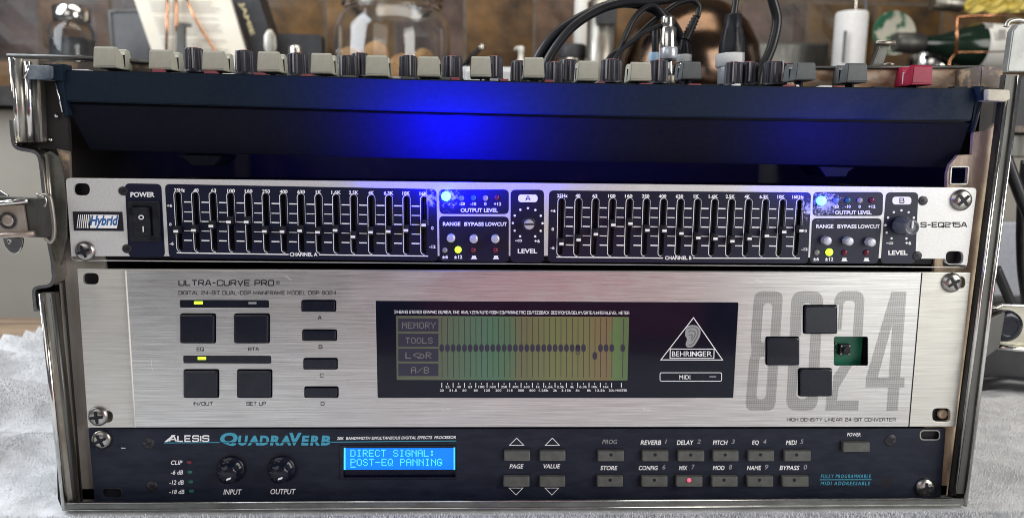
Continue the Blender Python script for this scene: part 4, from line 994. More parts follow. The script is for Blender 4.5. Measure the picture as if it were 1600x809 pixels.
# black silk-screen on the brushed panel
b = Words(); Y = YD
TS(b, 'ULTRA-CURVE PRO', 279.4, 437.4, 427.4, 445.4, Y, wpx=1.7, gap=1.25)
linepx(b, [(434.3+2.6*math.cos(a*math.pi/6), 441+2.6*math.sin(a*math.pi/6)) for a in range(12)], .6, Y, True); T(b, 'R', 433.2, 439.6, 435.5, 442.5, Y, bold=.01)
TS(b, 'DIGITAL 24-BIT DUAL-DSP MAINFRAME MODEL DSP 8024', 279.4, 454.2, 525.3, 459.6, Y, wpx=.9, gap=1.35)
for s, x0, x1, y0 in (('EQ',307.6,317.7,542.2),('RTA',388.3,404,542.2),('IN/OUT',302.9,332.5,627.2),('SET UP',385.3,415,627.2),('A',497,502,493.2),('B',498.4,503.4,538.4),('C',500.2,505,583.2),('D',501.6,506.6,627.2)):
    TS(b, s, x0, y0, x1, y0+5, Y, wpx=.95)
TS(b, 'HIGH DENSITY LINEAR 24-BIT CONVERTER', 1230, 652.2, 1399.5, 657, Y, wpx=.8, gap=1.4)
b.build('lettering', 'black_print', un, fix=False)
def big_digit(ch, c):
    """tall condensed numeral as flat print; strokes clipped by the key cut-outs are hidden by the keys themselves"""
    mp = qmap(c, Y+.04); Yn = Y+.04
    H = {'8': [([(.16,.27),(.16,.12),(.28,.05),(.5,.05),(.72,.05),(.84,.12),(.84,.40),(.72,.51),(.28,.51),(.16,.60),(.16,.88),(.28,.95),(.72,.95),(.84,.88),(.84,.60),(.72,.51),(.28,.51),(.16,.40)], True)]}
    t = .345; tv = .10
    def ringl(x0, x1, z0, z1, rx): return rnd([mp(x0,z1), mp(x1,z1), mp(x1,z0), mp(x0,z0)], rx, 5)
    bb = B()
    if ch == '0': fill(bb, [ringl(0,1,0,1,6.5), ringl(t,1-t,tv,1-tv,2.6)], Yn)
    if ch == '8': fill(bb, [rnd([mp(0,1),mp(1,1),mp(1,.60),mp(.93,.5),mp(1,.42),mp(1,0),mp(0,0),mp(0,.42),mp(.07,.5),mp(0,.60)], 5.0, 5), ringl(t,1-t,.57,1-tv,2.4), ringl(t,1-t,tv,.46,2.4)], Yn)
    if ch == '2': fill(bb, [rnd([mp(0,.66),mp(0,1),mp(1,1),mp(1,.50)], 6, 5)[0:0] + [mp(0,.68),mp(0,.93),mp(.08,.98),mp(.25,1),mp(.75,1),mp(.92,.98),mp(1,.93),mp(1,.60),mp(.93,.48),mp(.36,.20),mp(.33,.09),mp(1,.09),mp(1,0),mp(0,0),mp(0,.16),mp(.08,.26),mp(.66,.52),mp(.69,.60),mp(.69,.90),mp(.6,.92),mp(.4,.92),mp(.31,.90),mp(.31,.68)]], Yn)
    if ch == '4': fill(bb, [[mp(.50,1),mp(.88,1),mp(.88,.285),mp(1,.285),mp(1,.20),mp(.88,.20),mp(.88,0),mp(.58,0),mp(.58,.20),mp(0,.20),mp(0,.29)], [mp(.58,.285),mp(.30,.285),mp(.58,.74)]], Yn)
    return bb
for ch, c in (('8',[(1179,454),(1224,454),(1211,641),(1164,641)]),('0',[(1237,454),(1287,454),(1277,641),(1228,641)]),('2',[(1305,454),(1351.5,454),(1341,641),(1289.5,641)]),('4',[(1362,455),(1424,455),(1410,641),(1350,641)])):
    o = big_digit(ch, c).build('large_numeral', 'halftone_print', un, fix=False)
    bm = bmesh.new(); bm.from_mesh(o.data); off = wloc(un)/MM
    for a_, b2, c_, d_ in arrB:                                  # the print stops at the cut-outs
        p0 = P2(a_, b2, YC); p1 = P2(c_, d_, YC); x0, x1 = sorted(((p0[0]-off.x)*MM, (p1[0]-off.x)*MM)); z0, z1 = sorted(((p0[1]-off.z)*MM, (p1[1]-off.z)*MM))
        for co, no in (((x0,0,0),(1,0,0)),((x1,0,0),(1,0,0)),((0,0,z0),(0,0,1)),((0,0,z1),(0,0,1))):
            bmesh.ops.bisect_plane(bm, geom=list(bm.verts)+list(bm.edges)+list(bm.faces), plane_co=co, plane_no=no, dist=1e-7)
        dead = [f for f in bm.faces if x0 < f.calc_center_median().x < x1 and z0 < f.calc_center_median().z < z1]
        bmesh.ops.delete(bm, geom=dead, context='FACES')
    bm.to_mesh(o.data); bm.free()
for q, m_ in (([(196,421.5),(211.3,666.5)], 'label_white'), ([(1440.6,425.4),(1420.2,665.4)], 'dark_screw')):
    B().tube([P(*q[0], YC-.05), P(*q[1], YC-.05)], .42 if m_ == 'label_white' else .3, 8).build('panel_edge_tone', m_, un)  # pale bead paints the left seam highlight, dark bead darkens the right edge
for q in ([(446,430),(455,437)],[(1004,638),(1019,641)],[(1302,628),(1306,632)],[(236,560),(238,578)],[(690,640),(703,638)],[(1180,436),(1192,440)]):
    b = B(); linepx(b, q, .55, YC-.04); b.build('scratch', 'white_print', un, fix=False)
screw_head(un, 152, 650.6, 16, YB, tilt=.1); screw_head(un, 1489, 441.5, 15.5, YB, tilt=.55)
c = P(1473, 646, 3); B().lathe((c.x, 3.6, c.z), (0,-1,0), [(3.0,0),(2.8,1.2),(1.8,1.6),(1.5,1.2)], 18).build('loose_clip', 'rail_worn', un)
# =================================================================== BLACK EFFECTS UNIT
YA = 2.2; Y = YA-.10
fx = thing('effects_processor', 'black effects unit with blue text screen and rows of grey keys, bottommost', 'effects unit', P(815, 779, 20))
plate('faceplate', [quad([(138,669),(1478,668.5),(1470,776.5),(147.5,783)], YA, .5), rect(159, 761.5, 190.5, 776.5, YA, 2.2), rect(1438, 671.5, 1468, 686, YA, 2.4), rect(533,697,712,747,YA,.6)], YA, 2.0, 'black_panel', fx, bev=.2)
for q in ((159,761.5,190.5,776.5),(1438,671.5,1468,686)):
    l = rect(*q, YA, 2.2); stroke_b = B(); stroke(stroke_b, l, .7, YA-.06, True); stroke_b.build('slot_edge', 'screw_steel' if q[0] > 800 else 'dark_screw', fx, fix=False)
c0 = P(230, 690, 20); c1 = P(1405, 770, 20)
B().box(c0.x, c1.x, 8, 220, c1.z, c0.z).build('chassis', 'slot_dark', fx)
screw_head(fx, 157.5, 687, 16, YA, tilt=.45); screw_head(fx, 1447, 761.5, 15, YA, tilt=.2)
for x, yy, r in ((231.8,692.5,9.5),(237,759,9),(1392,687.4,9.5)): screw_head(fx, x, yy, r, YA, m='dark_screw', name='small_screw', h=.5, tilt=.5)
c = P(1385.6, 752.7, YA); b = B(); l = circ(1385.6,752.7,9,YA); stroke(b, l, .5, YA-.05, True); fill(b, [circ(1385.6,752.7,8,YA)], YA-.03); b.build('empty_screw_hole', 'slot_dark', fx, fix=False)
b = Words()
TS(b, 'LESIS', 278, 679.8, 326, 688.4, Y, wpx=2.1, gap=1.5); TS(b, 'A', 264.5, 679.8, 275.5, 688.4, Y, wpx=2.3)
b.mark(); fill(b, [[P2(*q, Y) for q in ((256.6,689.4),(269.6,678.6),(274.5,678.6),(261.6,689.4))]], Y-.02)
T(b, '20K  BANDWIDTH SIMULTANEOUS DIGITAL EFFECTS  PROCESSOR', 526.4, 681.6, 712.4, 686.2, Y, dy=-1.8, bold=.02, shear=.2)
for s, x0, x1, y0, y1 in (('CLIP',267,285,718.2,725),('-6 dB',267,286,733.4,740.3),('-12 dB',264.5,287,749,756),('-18 dB',264.5,288,763.8,770.6),('INPUT',349,377.6,763.4,771.6),('OUTPUT',422.6,462,762.6,771),
    ('PAGE',796.2,818,724,730.8),('VALUE',849.2,875.4,723.8,730.6),('REVERB',1000.8,1033,686.8,694),('DELAY',1057.5,1083.8,686.8,694),('PITCH',1113.8,1137,686.9,694),('EQ',1175,1185.8,687,694.4),('MIDI',1228,1245,686.9,694),
    ('STORE',938,964.8,726.6,733.4),('CONFIG',998,1028,726.6,733.4),('MIX',1060.8,1074.2,726.6,733.3),('MOD',1113.8,1132,726.4,733.2),('NAME',1167,1189.5,726.4,733.2),('BYPASS',1218,1249.2,726.4,733.2),('POWER',1323.6,1344.6,675,680.6)):
    T(b, s, x0, y0, x1, y1, Y, bold=.012, shear=.2)
for x0, x1, yy, up_ in ((796,818.4,683.4,1),(852,874,683.4,1),(795.6,817,761.2,0),(851.6,873,761.2,0)):
    t = [(x0, yy+11.2),(x1, yy+11),((x0+x1)/2, yy)] if up_ else [(x0, yy),(x1, yy),((x0+x1)/2, yy+10.8)]
    bt_ = B(); linepx(bt_, t, 1.0, Y, True); bt_.build('arrow_mark', 'white_print', fx, fix=False)
b.build('lettering', 'white_print', fx, fix=False)
b = Words()
for s, x0, x1, y0, y1 in (('PROG',941,964.4,685.6,692.6),('1',1039,1042.2,685.4,692),('2',1089,1094.8,685.4,692),('3',1143,1148.2,685.4,692.2),('4',1192,1197.6,685.4,692.4),('5',1250.4,1255.6,685.4,692.2),('6',1035,1039.6,724.8,732.4),('7',1080.4,1085.6,724.8,732.4),('8',1138.8,1144,724.8,732.4),('9',1195.2,1200.6,724.8,732.4),('0',1255.8,1261.2,724.8,732.4)):
    T(b, s, x0, y0, x1, y1, Y, bold=.008, shear=.2)
b.build('lettering', 'grey_print', fx, fix=False)
b = Words()
fs = [('Q',343.8,371.5,675.4,697),('U',371.8,387.5,680,696.2),('A',386.6,405.6,680,696),('D',405,420.6,680,696),('R',421.8,438,680,696),('A',436.6,455,680,696),('V',452,471.6,675.6,696),('E',470.6,483.4,680,696),('R',484.6,499.8,680,696),('B',501.2,516.4,680,696)]
for s, x0, x1, y0, y1 in fs: T(b, s, x0, y0-.6, x1, y1-1.2, Y, bold=.050, shear=.12)
for q in ([(256,690.9),(344,690.2)],[(516,689.6),(713,687.8)]): bt_ = B(); linepx(bt_, q, 1.2, Y); bt_.build('cyan_rule', 'cyan_print', fx, fix=False)
T(b, 'FULLY PROGRAMMABLE', 1282.4, 740, 1361, 745.8, Y, bold=.01, shear=.25, space=1.3); T(b, 'MIDI ADDRESSABLE', 1282, 751.2, 1360, 756.8, Y, bold=.01, shear=.25, space=1.3)
linepx(b, [(1281,748.4),(1361.6,748.2)], 1.1, Y)
b.build('lettering', 'cyan_print', fx, fix=False)
b = B(); linepx(b, [(343,690.4),(517,689.4)], 1.1, Y-.05); b.build('lettering_slit', 'black_panel', fx, fix=False)
for x, yy, m in ((296,720.8,'led_off_red'),(297.3,735.8,'led_off_green'),(298.3,751,'led_off_green'),(299.6,765.6,'led_off_green')):
    fill(B(), [wrect(x, yy, 7, 4.6, YA, .5)], YA-.5, .5).build('indicator_lamp', m, fx, fix=False)
for x, yy in ((362.5,731.5),(441.5,731)):
    c = P(x, yy, YA); r = 22*mmpx(x, yy, YA)
    fill(B(), [circ(x, yy, 24.5, YA, 30)], YA-.04).build('knob_well', 'slot_dark', fx, fix=False)
    kn = B().lathe((c.x,c.y,c.z), (0,-1,0), [(r,.2),(r*.98,1.4),(r*.9,2.0),(r*.80,2.1),(r*.72,7.4),(r*.66,8.0),(r*.1,8.1)], 48, flute=(10,.10,2.05,7.9)).build('level_knob', 'gloss_button', fx)
    a = math.radians(-115+20); bb = B(); cx, cz = c.x+.9, c.z-1.9
    bb.prism(rnd([(cx-1.3,cz-.9),(cx+1.1,cz-.1),(cx+1.4,cz+.9),(cx-1.0,cz+.2)], .2, 2), c.y-8.5, c.y-7.8, 'y'); bb.build('knob_pointer', 'white_print', kn)
# text screen
lc = fill(B(), [quad([(531,694.6),(713.4,694.4),(713,747.6),(531.6,748)], YA, .6), quad([(536.5,698),(711.5,697.6),(711.5,744),(537,744.4)], YA)], YA-.5, 1.2, .15).build('screen_bezel', 'gloss_button', fx, fix=False)
fill(B(), [rect(530, 694, 715, 749, YA)], YA+1.4, .5).build('screen_window', 'display_window', lc, fix=False)
scn = fill(B(), [quad([(537,700.2),(711,699.8),(711,733.6),(537.4,734)], YA)], YA+1.0).build('lit_screen', 'lcd_blue', lc, fix=False)
b = B(); dots(b, 'DIRECT SIGNAL:', 547.5, 701.2, 679.5, 712.4, YA+.95, fillf=.86); dots(b, 'POST-EQ PANNING', 547.5, 715.4, 691, 726.8, YA+.95, fillf=.86); dots(b, '_', 547.5, 718.5, 555.6, 729.4, YA+.95, fillf=.95)
b.build('screen_lettering', 'lcd_cyan', scn, fix=False)
b = B()
for x0, x1 in ((537,539.4),(708.6,711)): fill(B(), [rect(x0, 697.5, x1, 734, YA)], YA+.9).build('screen_edge_light', 'lcd_cyan', scn, fix=False)
FK = [(787.4,701,828,716.4),(842.8,701,883,716.4),(786.4,741,827,756.4),(842.6,741,882.6,756.4)]
FK += [(a,701.2,c,716.8) for a,c in ((933,974),(1002,1043),(1057.6,1098.8),(1111.8,1152),(1166.8,1207.4),(1223,1264.4))]
FK += [(a,740.6,c,756.2) for a,c in ((932,972.5),(1001,1041.6),(1055,1096),(1110,1150.6),(1165.2,1206),(1219.4,1261))] + [(1314,688,1356,702.4)]
for k, (a,b_,c,d) in enumerate(FK):
    fill(B(), [rect(a-2.4,b_-2,c+1.4,d+1.8,YA,.9)], YA-.05).build('key_gap', 'slot_dark', fx, fix=False)
    kk = key(fx, 'grey_key', rect(a,b_,c,d,YA,.5,2), YA, 2.6, 'grey_rubber', bev=.7)
    if 4 <= k < 16:
        x = (a+c)/2+1.2; yy = (b_+d)/2+.6; cc = P(x, yy, YA-2.7)
        lit = k == 12
        if lit: B().lathe((cc.x, YA-2.55, cc.z), (0,-1,0), [(1.15,0),(1.1,.4),(.6,.75)], 14).build('indicator_lamp', 'led_red_lit', kk, label='lit red lamp in the MIX key')
        else: fill(B(), [circ(x, yy, 2.7, YA-2.7, 12)], YA-2.66).build('indicator_lamp', 'slot_dark', kk, fix=False)
b = B(); linepx(b, [(189,698.8),(196,699.2)], 1.4, Y); b.build('paint_chip', 'silver_button', fx, fix=False)

for own, q_, yy in ((eq,(112,283,142,308),4.3),(eq,(1474,388,1508,415),4.3),(un,(127,423,157,447),4.3),(un,(1454,634,1488,661),4.3),(fx,(156,759,193,779),4.36),(fx,(1435,669,1471,689),4.36)):
    fill(B(), [rect(*q_, yy)], yy).build('slot_shade', 'slot_dark', own, fix=False)  # dark sheets that paint the shade inside the mounting slots
# =================================================================== CABLES AND PLUGS (stand in the back of the mixer)
def cable(name, pts, r, label, y, grp=None, m='cable_rubber'):
    q = [P(p[0], p[1], p[2] if len(p) > 2 else y) for p in pts]
    base = q[0]
    o = B().tube(spline(q, 8), r, 10).build(name, m, None, loc=tuple(base), label=label, cat='cable')
    if grp: o['group'] = grp
    return o
G = 'black audio cables plugged into the mixer'
cable('audio_cable', [(834,128),(840,92),(870,52),(918,22),(965,5),(1005,8),(1034,22),(1058,48,140),(1070,85,155),(1073,135,160)], 3.4, 'outer thick black cable arching from the mixer over the tall steel bottle', 112, G)
cable('audio_cable', [(851,128),(857,92),(892,45),(935,16),(975,4),(1015,2),(1060,-6),(1110,-40)], 3.0, 'inner thick black cable arching just below the longest one', 106, G)
cable('audio_cable', [(950,130),(975,62),(990,30),(1008,12),(1024,10),(1038,26),(1041,32)], 1.9, 'thin black cable looping down into the upright silver plug', 104, G)
cable('audio_cable', [(944,128),(951,92),(985,66),(1015,38),(1040,18),(1062,4),(1082,1),(1092,10),(1090,26)], 1.9, 'thin black cable crossing upward and bending into the ribbed black plug', 118, G)
cable('audio_cable', [(952,130),(960,92),(990,62),(1020,44),(1036,40),(1044,46)], 1.5, 'thin twisted black cable running low into the back of the silver plug', 100, G)
cable('audio_cable', [(1200,-30),(1207,0),(1214,30),(1209,62),(1200,88),(1188,112),(1184,135)], 3.2, 'smooth black cable hanging straight down on the right of the big black connector', 105, G)
# silver jack plug
def seg(parent, name, px, y0, y1, wp, plane, m, n=20, taper=1.0, **kw):
    a = P(px, y1, plane); c = P(px, y0, plane); s = mmpx(px, y0, plane); r = wp*s/2
    return B().lathe(a, c-a, [(r*.96,0),(r,.4),(r*taper,(c-a).length-.4),(r*taper*.94,(c-a).length)], n).build(name, m, parent, **kw)
jk = thing('jack_plug', 'bright chrome jack plug standing upright left of the ribbed black plug', 'plug', P(1046, 128, 100))
seg(jk, 'cap', 1043, 26, 43, 21, 100, 'chrome_clean', 8); seg(jk, 'barrel', 1044, 43, 95, 26, 100, 'chrome_clean', 8); seg(jk, 'collar', 1045, 74, 92, 28, 100, 'silver_button', 8); seg(jk, 'tip_sleeve', 1046, 95, 118, 11, 100, 'chrome_clean'); seg(jk, 'nut', 1047, 118, 130, 17, 100, 'chrome', 6)
jt = thing('jack_plug', 'slim dark jack plug with pale blue tag, half hidden behind the chrome plug', 'plug', P(1020, 110, 125))
seg(jt, 'barrel', 1024, 45, 82, 11, 125, 'black_plastic'); seg(jt, 'tag', 1022, 82, 100, 16, 125, 'blue_tag')
rp = thing('jack_plug', 'black jack plug with ribbed strain relief and white taped end in the mixer', 'plug', P(1070, 120, 118))
b = B(); a = P(1071, 62, 118); c = P(1088, 26, 118); d = (c-a); L_ = d.length; prof = []
for k in range(15): prof.append((2.4 if k % 2 else 3.3, L_*k/14))
b.lathe(a, d, [(r*(1.15-.3*h/L_), h) for r, h in prof], 16); b.build('strain_relief', 'cable_rubber', rp)
seg(rp, 'barrel', 1070, 62, 86, 22, 118, 'black_plastic', taper=.6); seg(rp, 'tape', 1069, 85, 97, 23, 118, 'white_paper'); seg(rp, 'sleeve', 1069, 97, 128, 16, 118, 'chrome_clean')
xl = thing('connector', 'large black cable connector with silver taped barrel plugged into the mixer', 'connector', P(1142, 130, 100))
seg(xl, 'barrel', 1142, 83, 131, 41, 100, 'silver_button', 28); seg(xl, 'tape', 1140, 84, 104, 43.5, 100, 'white_paper', 28)
a = P(1143, 84, 100); c = P(1146, 22, 100); s = mmpx(1143, 60, 100); d = c-a; L_ = d.length
B().lathe(a, d, [(19.5*s,0),(19.8*s,L_*.1),(19*s,L_*.35),(16*s,L_*.6),(13.5*s,L_*.68),(12.5*s,L_*.98),(11*s,L_)], 40, flute=(6,.13,L_*.15,L_*.66)).build('boot', 'black_plastic', xl)
cable('audio_cable', [(1146,26),(1149,6),(1152,-20)], 2.1, 'black cable rising out of the top of the large black connector', 100, G)
b = B()
for pts in (((1126,92),(1131,88),(1134,94),(1129,99)), ((1136,97),(1141,89),(1144,97)), ((1060,90),(1064,95),(1068,89),(1074,94))):
    pass
# =================================================================== THINGS ON THE WORKTOP
ZT = 270
def on(px, y): 
    v = P(px, 150, y); return Vector((v.x, y, ZT))
def zof(px, py, y): return P(px, py, y).z
def vess(parent, name, px, y, prof, m, n=40, caps=True, **kw):
    """prof: (radius px, photo y)"""
    c = on(px, y); s = mmpx(px, 60, y)
    p = [(r*s, max(zof(px, py, y), ZT+.3) - ZT if py is not None else .3) for r, py in prof]
    return B().lathe((c.x, y, ZT), (0,0,1), p, n, caps=caps).build(name, m, parent, **kw)
# glass biscuit jar
jar = thing('storage_jar', 'big clear glass jar of biscuits with a thick ribbed neck', 'jar', on(615, 850))
vess(jar, 'jar_wall', 615, 850, [(10,150),(80,150),(88,142),(90,120),(90,50),(86,34),(77,22),(73,16),(78,12),(78,7),(73,5),(79,2),(79,-4),(73,-6),(73,-22),(70,-22),(70,14),(74,24),(83,36),(86.5,52),(86.5,120),(84,138),(78,146),(10,146)], 'glass', 64, caps=False)
mat('biscuit_top', (.55,.33,.15), .8)
for k, (px, py, r, lab) in enumerate(((552,86,20,'thin biscuit standing at the far left inside the glass jar'),(588,86,26,'tallest golden biscuit left of centre in the glass jar'),
        (622,98,26,'middle biscuit leaning low inside the glass jar'),(664,96,22,'biscuit at the right side inside the glass jar'),(606,122,34,'large biscuit lying at the bottom of the glass jar'),(655,126,32,'biscuit under the right-hand one in the glass jar'),(562,124,28,'biscuit under the far left one in the glass jar'))):
    c = P(px, py, 850); s = mmpx(px, py, 850); rr = r*s*.8
    b = B().lathe((0,0,0), (random.uniform(-.6,.6), random.uniform(-1,-.3), random.uniform(.0,.7)), [(rr*.2,-4),(rr*.9,-4),(rr,0),(rr*.9,4),(rr*.5,6),(rr*.1,6.5)], 20)
    b.v = [(x+c.x, y+850+(k%3-1)*20, z+c.z) for x, y, z in b.v]
    b.build('biscuit', 'biscuit', None, loc=(c.x, 850, c.z), label=lab, cat='biscuit', group='biscuits in the glass jar')
# small dark jar with silver lid, far left
dj = thing('storage_jar', 'small glass jar of dark coffee with bright metal lid, left of the grey picture frame', 'jar', on(122, 880))
vess(dj, 'jar_wall', 120, 880, [(4,152),(30,152),(33,142),(33,50),(28,38),(24,34)], 'glass', 36); vess(dj, 'contents', 120, 880, [(1,150),(27,150),(28,140),(28,74),(20,62),(1,60)], 'dark_box', 24); vess(dj, 'lid', 122, 880, [(26,34),(27,32),(27,12),(24,10)], 'chrome_clean', 30)
# grey framed card
fr = thing('picture_frame', 'dark grey square framed sheet leaning against the tiles beside the open book page', 'frame', on(205, 1000))
def board(parent, name, c4, y, th, m, r=0, **kw):
    p = ppoly(c4, y); p = rnd(p, r, 2) if r else p
    return fill(B(), [p], y, th, 0).build(name, m, parent, fix=False, **kw)
board(fr, 'sheet', [(171,18),(236,16),(236,150),(181,150)], 1000, 6, 'grey_card'); stroke_b = B(); stroke(stroke_b, ppoly([(170,17),(237,15),(237,152),(180,152)], 996), 3.2, 996, True); stroke_b.build('frame_edge', 'extrusion_alu', fr, fix=False)
# book on stand
st = thing('recipe_page', 'cream printed page tilted on a copper wire stand', 'page', on(300, 930))
pg = board(st, 'sheet', [(207,-8),(358,-8),(384,80),(386,152),(262,152)], 930, 5, 'paper')
b = B()
for k in range(17):
    y = 2+k*4.9 + (6 if k > 3 else 0) + (5 if k > 9 else 0)
    if y > 92: break
    x0 = 228+ (y+8)*.34; x1 = x0+random.choice((100,108,96,60)); linepx(b, [(x0,y),(x1,y+1.2)], 1.2, 926.5)
b.build('printed_text', 'paper_ink', pg, fix=False)
for q in ([(262,-10),(261,40),(259,110)], [(275,-10),(276,40),(276,50)], [(288,-10),(305,30),(336,80),(345,100)]):
    B().tube([P(a,c,920) for a,c in q], 2.4, 8).build('copper_wire', 'copper', st)
board(st, 'metal_bracket', [(276,45),(279,35),(296,36),(297,41),(288,42),(289,150),(273,150)], 900, 8, 'extrusion_alu')
bk = thing('book', 'black book with gold lettering on its spine, tilted beside the cream page', 'book', on(395, 950))
bs = board(bk, 'cover', [(360,-10),(402,-10),(432,84),(440,152),(392,152),(386,70)], 955, 60, 'dark_box')
mat('gold_print', (.50,.42,.22), .4)
b = B(); vs, fs, a0, a1, d0, d1 = font_mesh('JAMIE', .03, 0, 1.0)
mp = qmap([(378,2),(397,54),(388,57),(369,5)], 924.5)     # text runs down the spine
mp2 = qmap([(381,2),(398,53),(390,56),(372,5)], 924.5)
b.add([(lambda q: (q[0], 924.5, q[1]))(mp2((v[0]-a0)/(a1-a0), (v[1]-d0)/(d1-d0))) for v in vs], fs); b.build('spine_lettering', 'gold_print', bs, fix=False)
# spoon, tray, tin
sp = thing('spoon', 'steel spoon bowl standing up beside the black book', 'spoon', on(422, 880))
c = P(422, 66, 880); b = B().lathe((c.x, 880, c.z-20), (0,0,1), [(2,-90),(2.5,-12),(8,0),(11,14),(10,30),(5,39),(1,41)], 20); b.v = [(x, 880+(y-880)*.3, z) for x,y,z in b.v]; b.build('bowl', 'chrome', sp)
tr = thing('baking_tray', 'dark oblong tin leaning behind the spoon', 'tray', on(462, 980)); board(tr, 'tin', [(428,52),(502,54),(505,150),(425,150)], 980, 30, 'dark_box', r=5)
tn = thing('small_tin', 'small silver tin in front of the dark oblong tin', 'tin', on(464, 900)); vess(tn, 'tin_body', 464, 900, [(10,150),(10.5,148),(10.5,74),(9,72)], 'chrome_clean', 24)
# lever with white tip
lv = thing('kettle_lever', 'black handle with a small bright tip poking up between jar and cables', 'handle', on(726, 900)); a = P(722, 110, 900); c = P(752, 74, 900)
B().tube([a, P(735,90,900), c], [5,4.5,4], 10).build('handle', 'black_plastic', lv); B().lathe(c, c-a, [(4.2,-3),(4.4,2),(3,5)], 14).build('tip', 'chrome_clean', lv)
tu = thing('folded_cloth', 'pale folded cloth just behind the mixer between the eighth and ninth fader caps', 'cloth', P(800, 118, 330))
b = B(); c0 = P(722, 104, 340); c1 = P(812, 132, 340); b.box(c0.x, c1.x, 335, 346, c1.z, c0.z, 2); b.box(c0.x+4, c1.x-2, 330, 336, c1.z, c0.z-4, 1.5); b.build('cloth_folds', 'white_paper', tu)
# pump bottle, grinder cans
pb = thing('pump_bottle', 'small cream pump bottle in front of the dark tile', 'bottle', on(813, 880)); vess(pb, 'bottle_body', 813, 880, [(9,150),(10,148),(10,104),(8,96),(4,92),(4,82),(5,80),(5,74),(3,72)], 'label_white', 20); c = P(809,73,880); B().tube([P(814,74,880), P(807,74,880), P(804,78,880)], 2, 8).build('nozzle', 'label_white', pb)
cn = thing('steel_canister', 'short steel canister with dark lid between the thick cables', 'canister', on(892, 900)); vess(cn, 'can_body', 892, 900, [(20,150),(21,148),(21,93),(20,92)], 'chrome_clean', 30); vess(cn, 'lid', 892, 900, [(21.5,92),(22,90),(22,72),(20,70)], 'dark_box', 30)
sg = thing('steel_bottle', 'tall polished steel bottle with square black top under the cable arch', 'bottle', on(935, 860)); vess(sg, 'bottle_body', 937, 860, [(22,150),(23,148),(23,4),(20,2)], 'chrome', 36); board(sg, 'black_top', [(931,6),(962,6),(962,37),(932,37)], 828, 14, 'dark_box', r=2)
wc = thing('white_container', 'cream container behind the tall steel bottle', 'container', on(907, 960)); vess(wc, 'body', 907, 960, [(12,150),(13,148),(13,0),(12,-10)], 'label_white', 24)
# copper kettle
kt = thing('copper_kettle', 'large shiny copper kettle behind the plugs', 'kettle', on(1072, 900))
vess(kt, 'kettle_body', 1072, 900, [(20,152),(100,152),(108,130),(110,100),(104,70),(88,38),(66,14),(40,0),(20,-6),(5,-8)], 'copper', 64)
mat('kettle_dark', (.07,.05,.042), .18, 1.0, col2=(.13,.08,.05), nscale=14, rvar=.08)
for q in [x for x in bpy.data.objects if x.parent == kt]: q.data.materials.clear(); q.data.materials.append(MATS['kettle_dark'])
# metal box right
mb = thing('metal_box', 'low brushed steel appliance to the left of the white roll', 'appliance', on(1240, 930)); B().box(P(1180,80,940).x, P(1292,80,940).x, 930, 1080, ZT, zof(1240,66,930), 4).build('housing', 'extrusion_alu', mb)
rl = thing('paper_roll', 'upright white paper roll with a slot down its side', 'paper roll', on(1321, 860)); vess(rl, 'roll', 1321, 860, [(23,150),(23.5,146),(23.5,22),(22,19),(8,19)], 'white_paper', 40)
B().box(P(1320.5,80,830).x-2, P(1320.5,80,830).x+2, 832.2, 836, zof(1321,98,834), zof(1321,48,834)).build('slot', 'grey_card', rl); B().tube([on(1337,905)+Vector((0,0,0)), P(1337,40,905), P(1338,-20,905)], 2.4, 8).build('holder_rod', 'chrome_clean', rl)
lp = thing('appliance_cord', 'dark cord hanging down the tiles beside the white roll', 'cord', on(1355, 1000)); B().tube(spline([P(1353,-20,1000), P(1352,30,1000), P(1348,60,1000), P(1343,100,1000), P(1340,140,1000)], 6), 3, 8).build('cord', 'grey_card', lp)
pl = thing('plate', 'round green and cream patterned plate standing against the tiles', 'plate', on(1397, 1050)); c = P(1397, 52, 1050); r = 34*mmpx(1397,52,1050); B().lathe((c.x,1050,c.z), (0,-1,.12), [(r*.3,-8),(r*.6,-7),(r*.98,0),(r,1.5),(r*.96,2),(r*.62,-3),(r*.05,-3.5)], 48).build('glazed_disc', 'plate_glaze', pl)
# bottle lying down
bt = thing('wine_bottle', 'dark green bottle lying on its side with white label and silver collar', 'bottle', P(1500, 72, 800))
a = P(1400, 66, 800); c = P(1620, 78, 800); s = mmpx(1500,70,800); d = c-a; L_ = d.length
B().lathe(a, d, [(10*s,0),(11*s,L_*.03),(12*s,L_*.2),(15*s,L_*.3),(27*s,L_*.44),(34*s,L_*.55),(34*s,L_)], 40).build('glass_body', 'green_glass', bt)
B().lathe(a+d*.56, d, [(34.6*s,0),(34.8*s,.5),(34.8*s,L_*.24),(34.6*s,L_*.245)], 48, caps=False).build('paper_label', 'label_white', bt)
B().lathe(a-d*.01, d, [(13*s,0),(14.5*s,3),(16*s,L_*.16),(13*s,L_*.2)], 30).build('foil_collar', 'extrusion_alu', bt)
lab = B()
for (x0,y0,x1,y1) in ((1540,37,1552,44),(1560,46,1572,62)): lab.add([P(x0,y0,758), P(x1,y0,758), P(x1,y1,758), P(x0,y1,758)], [(0,1,2,3)])
lab.build('printed_block', 'paper_ink', bt, fix=False)
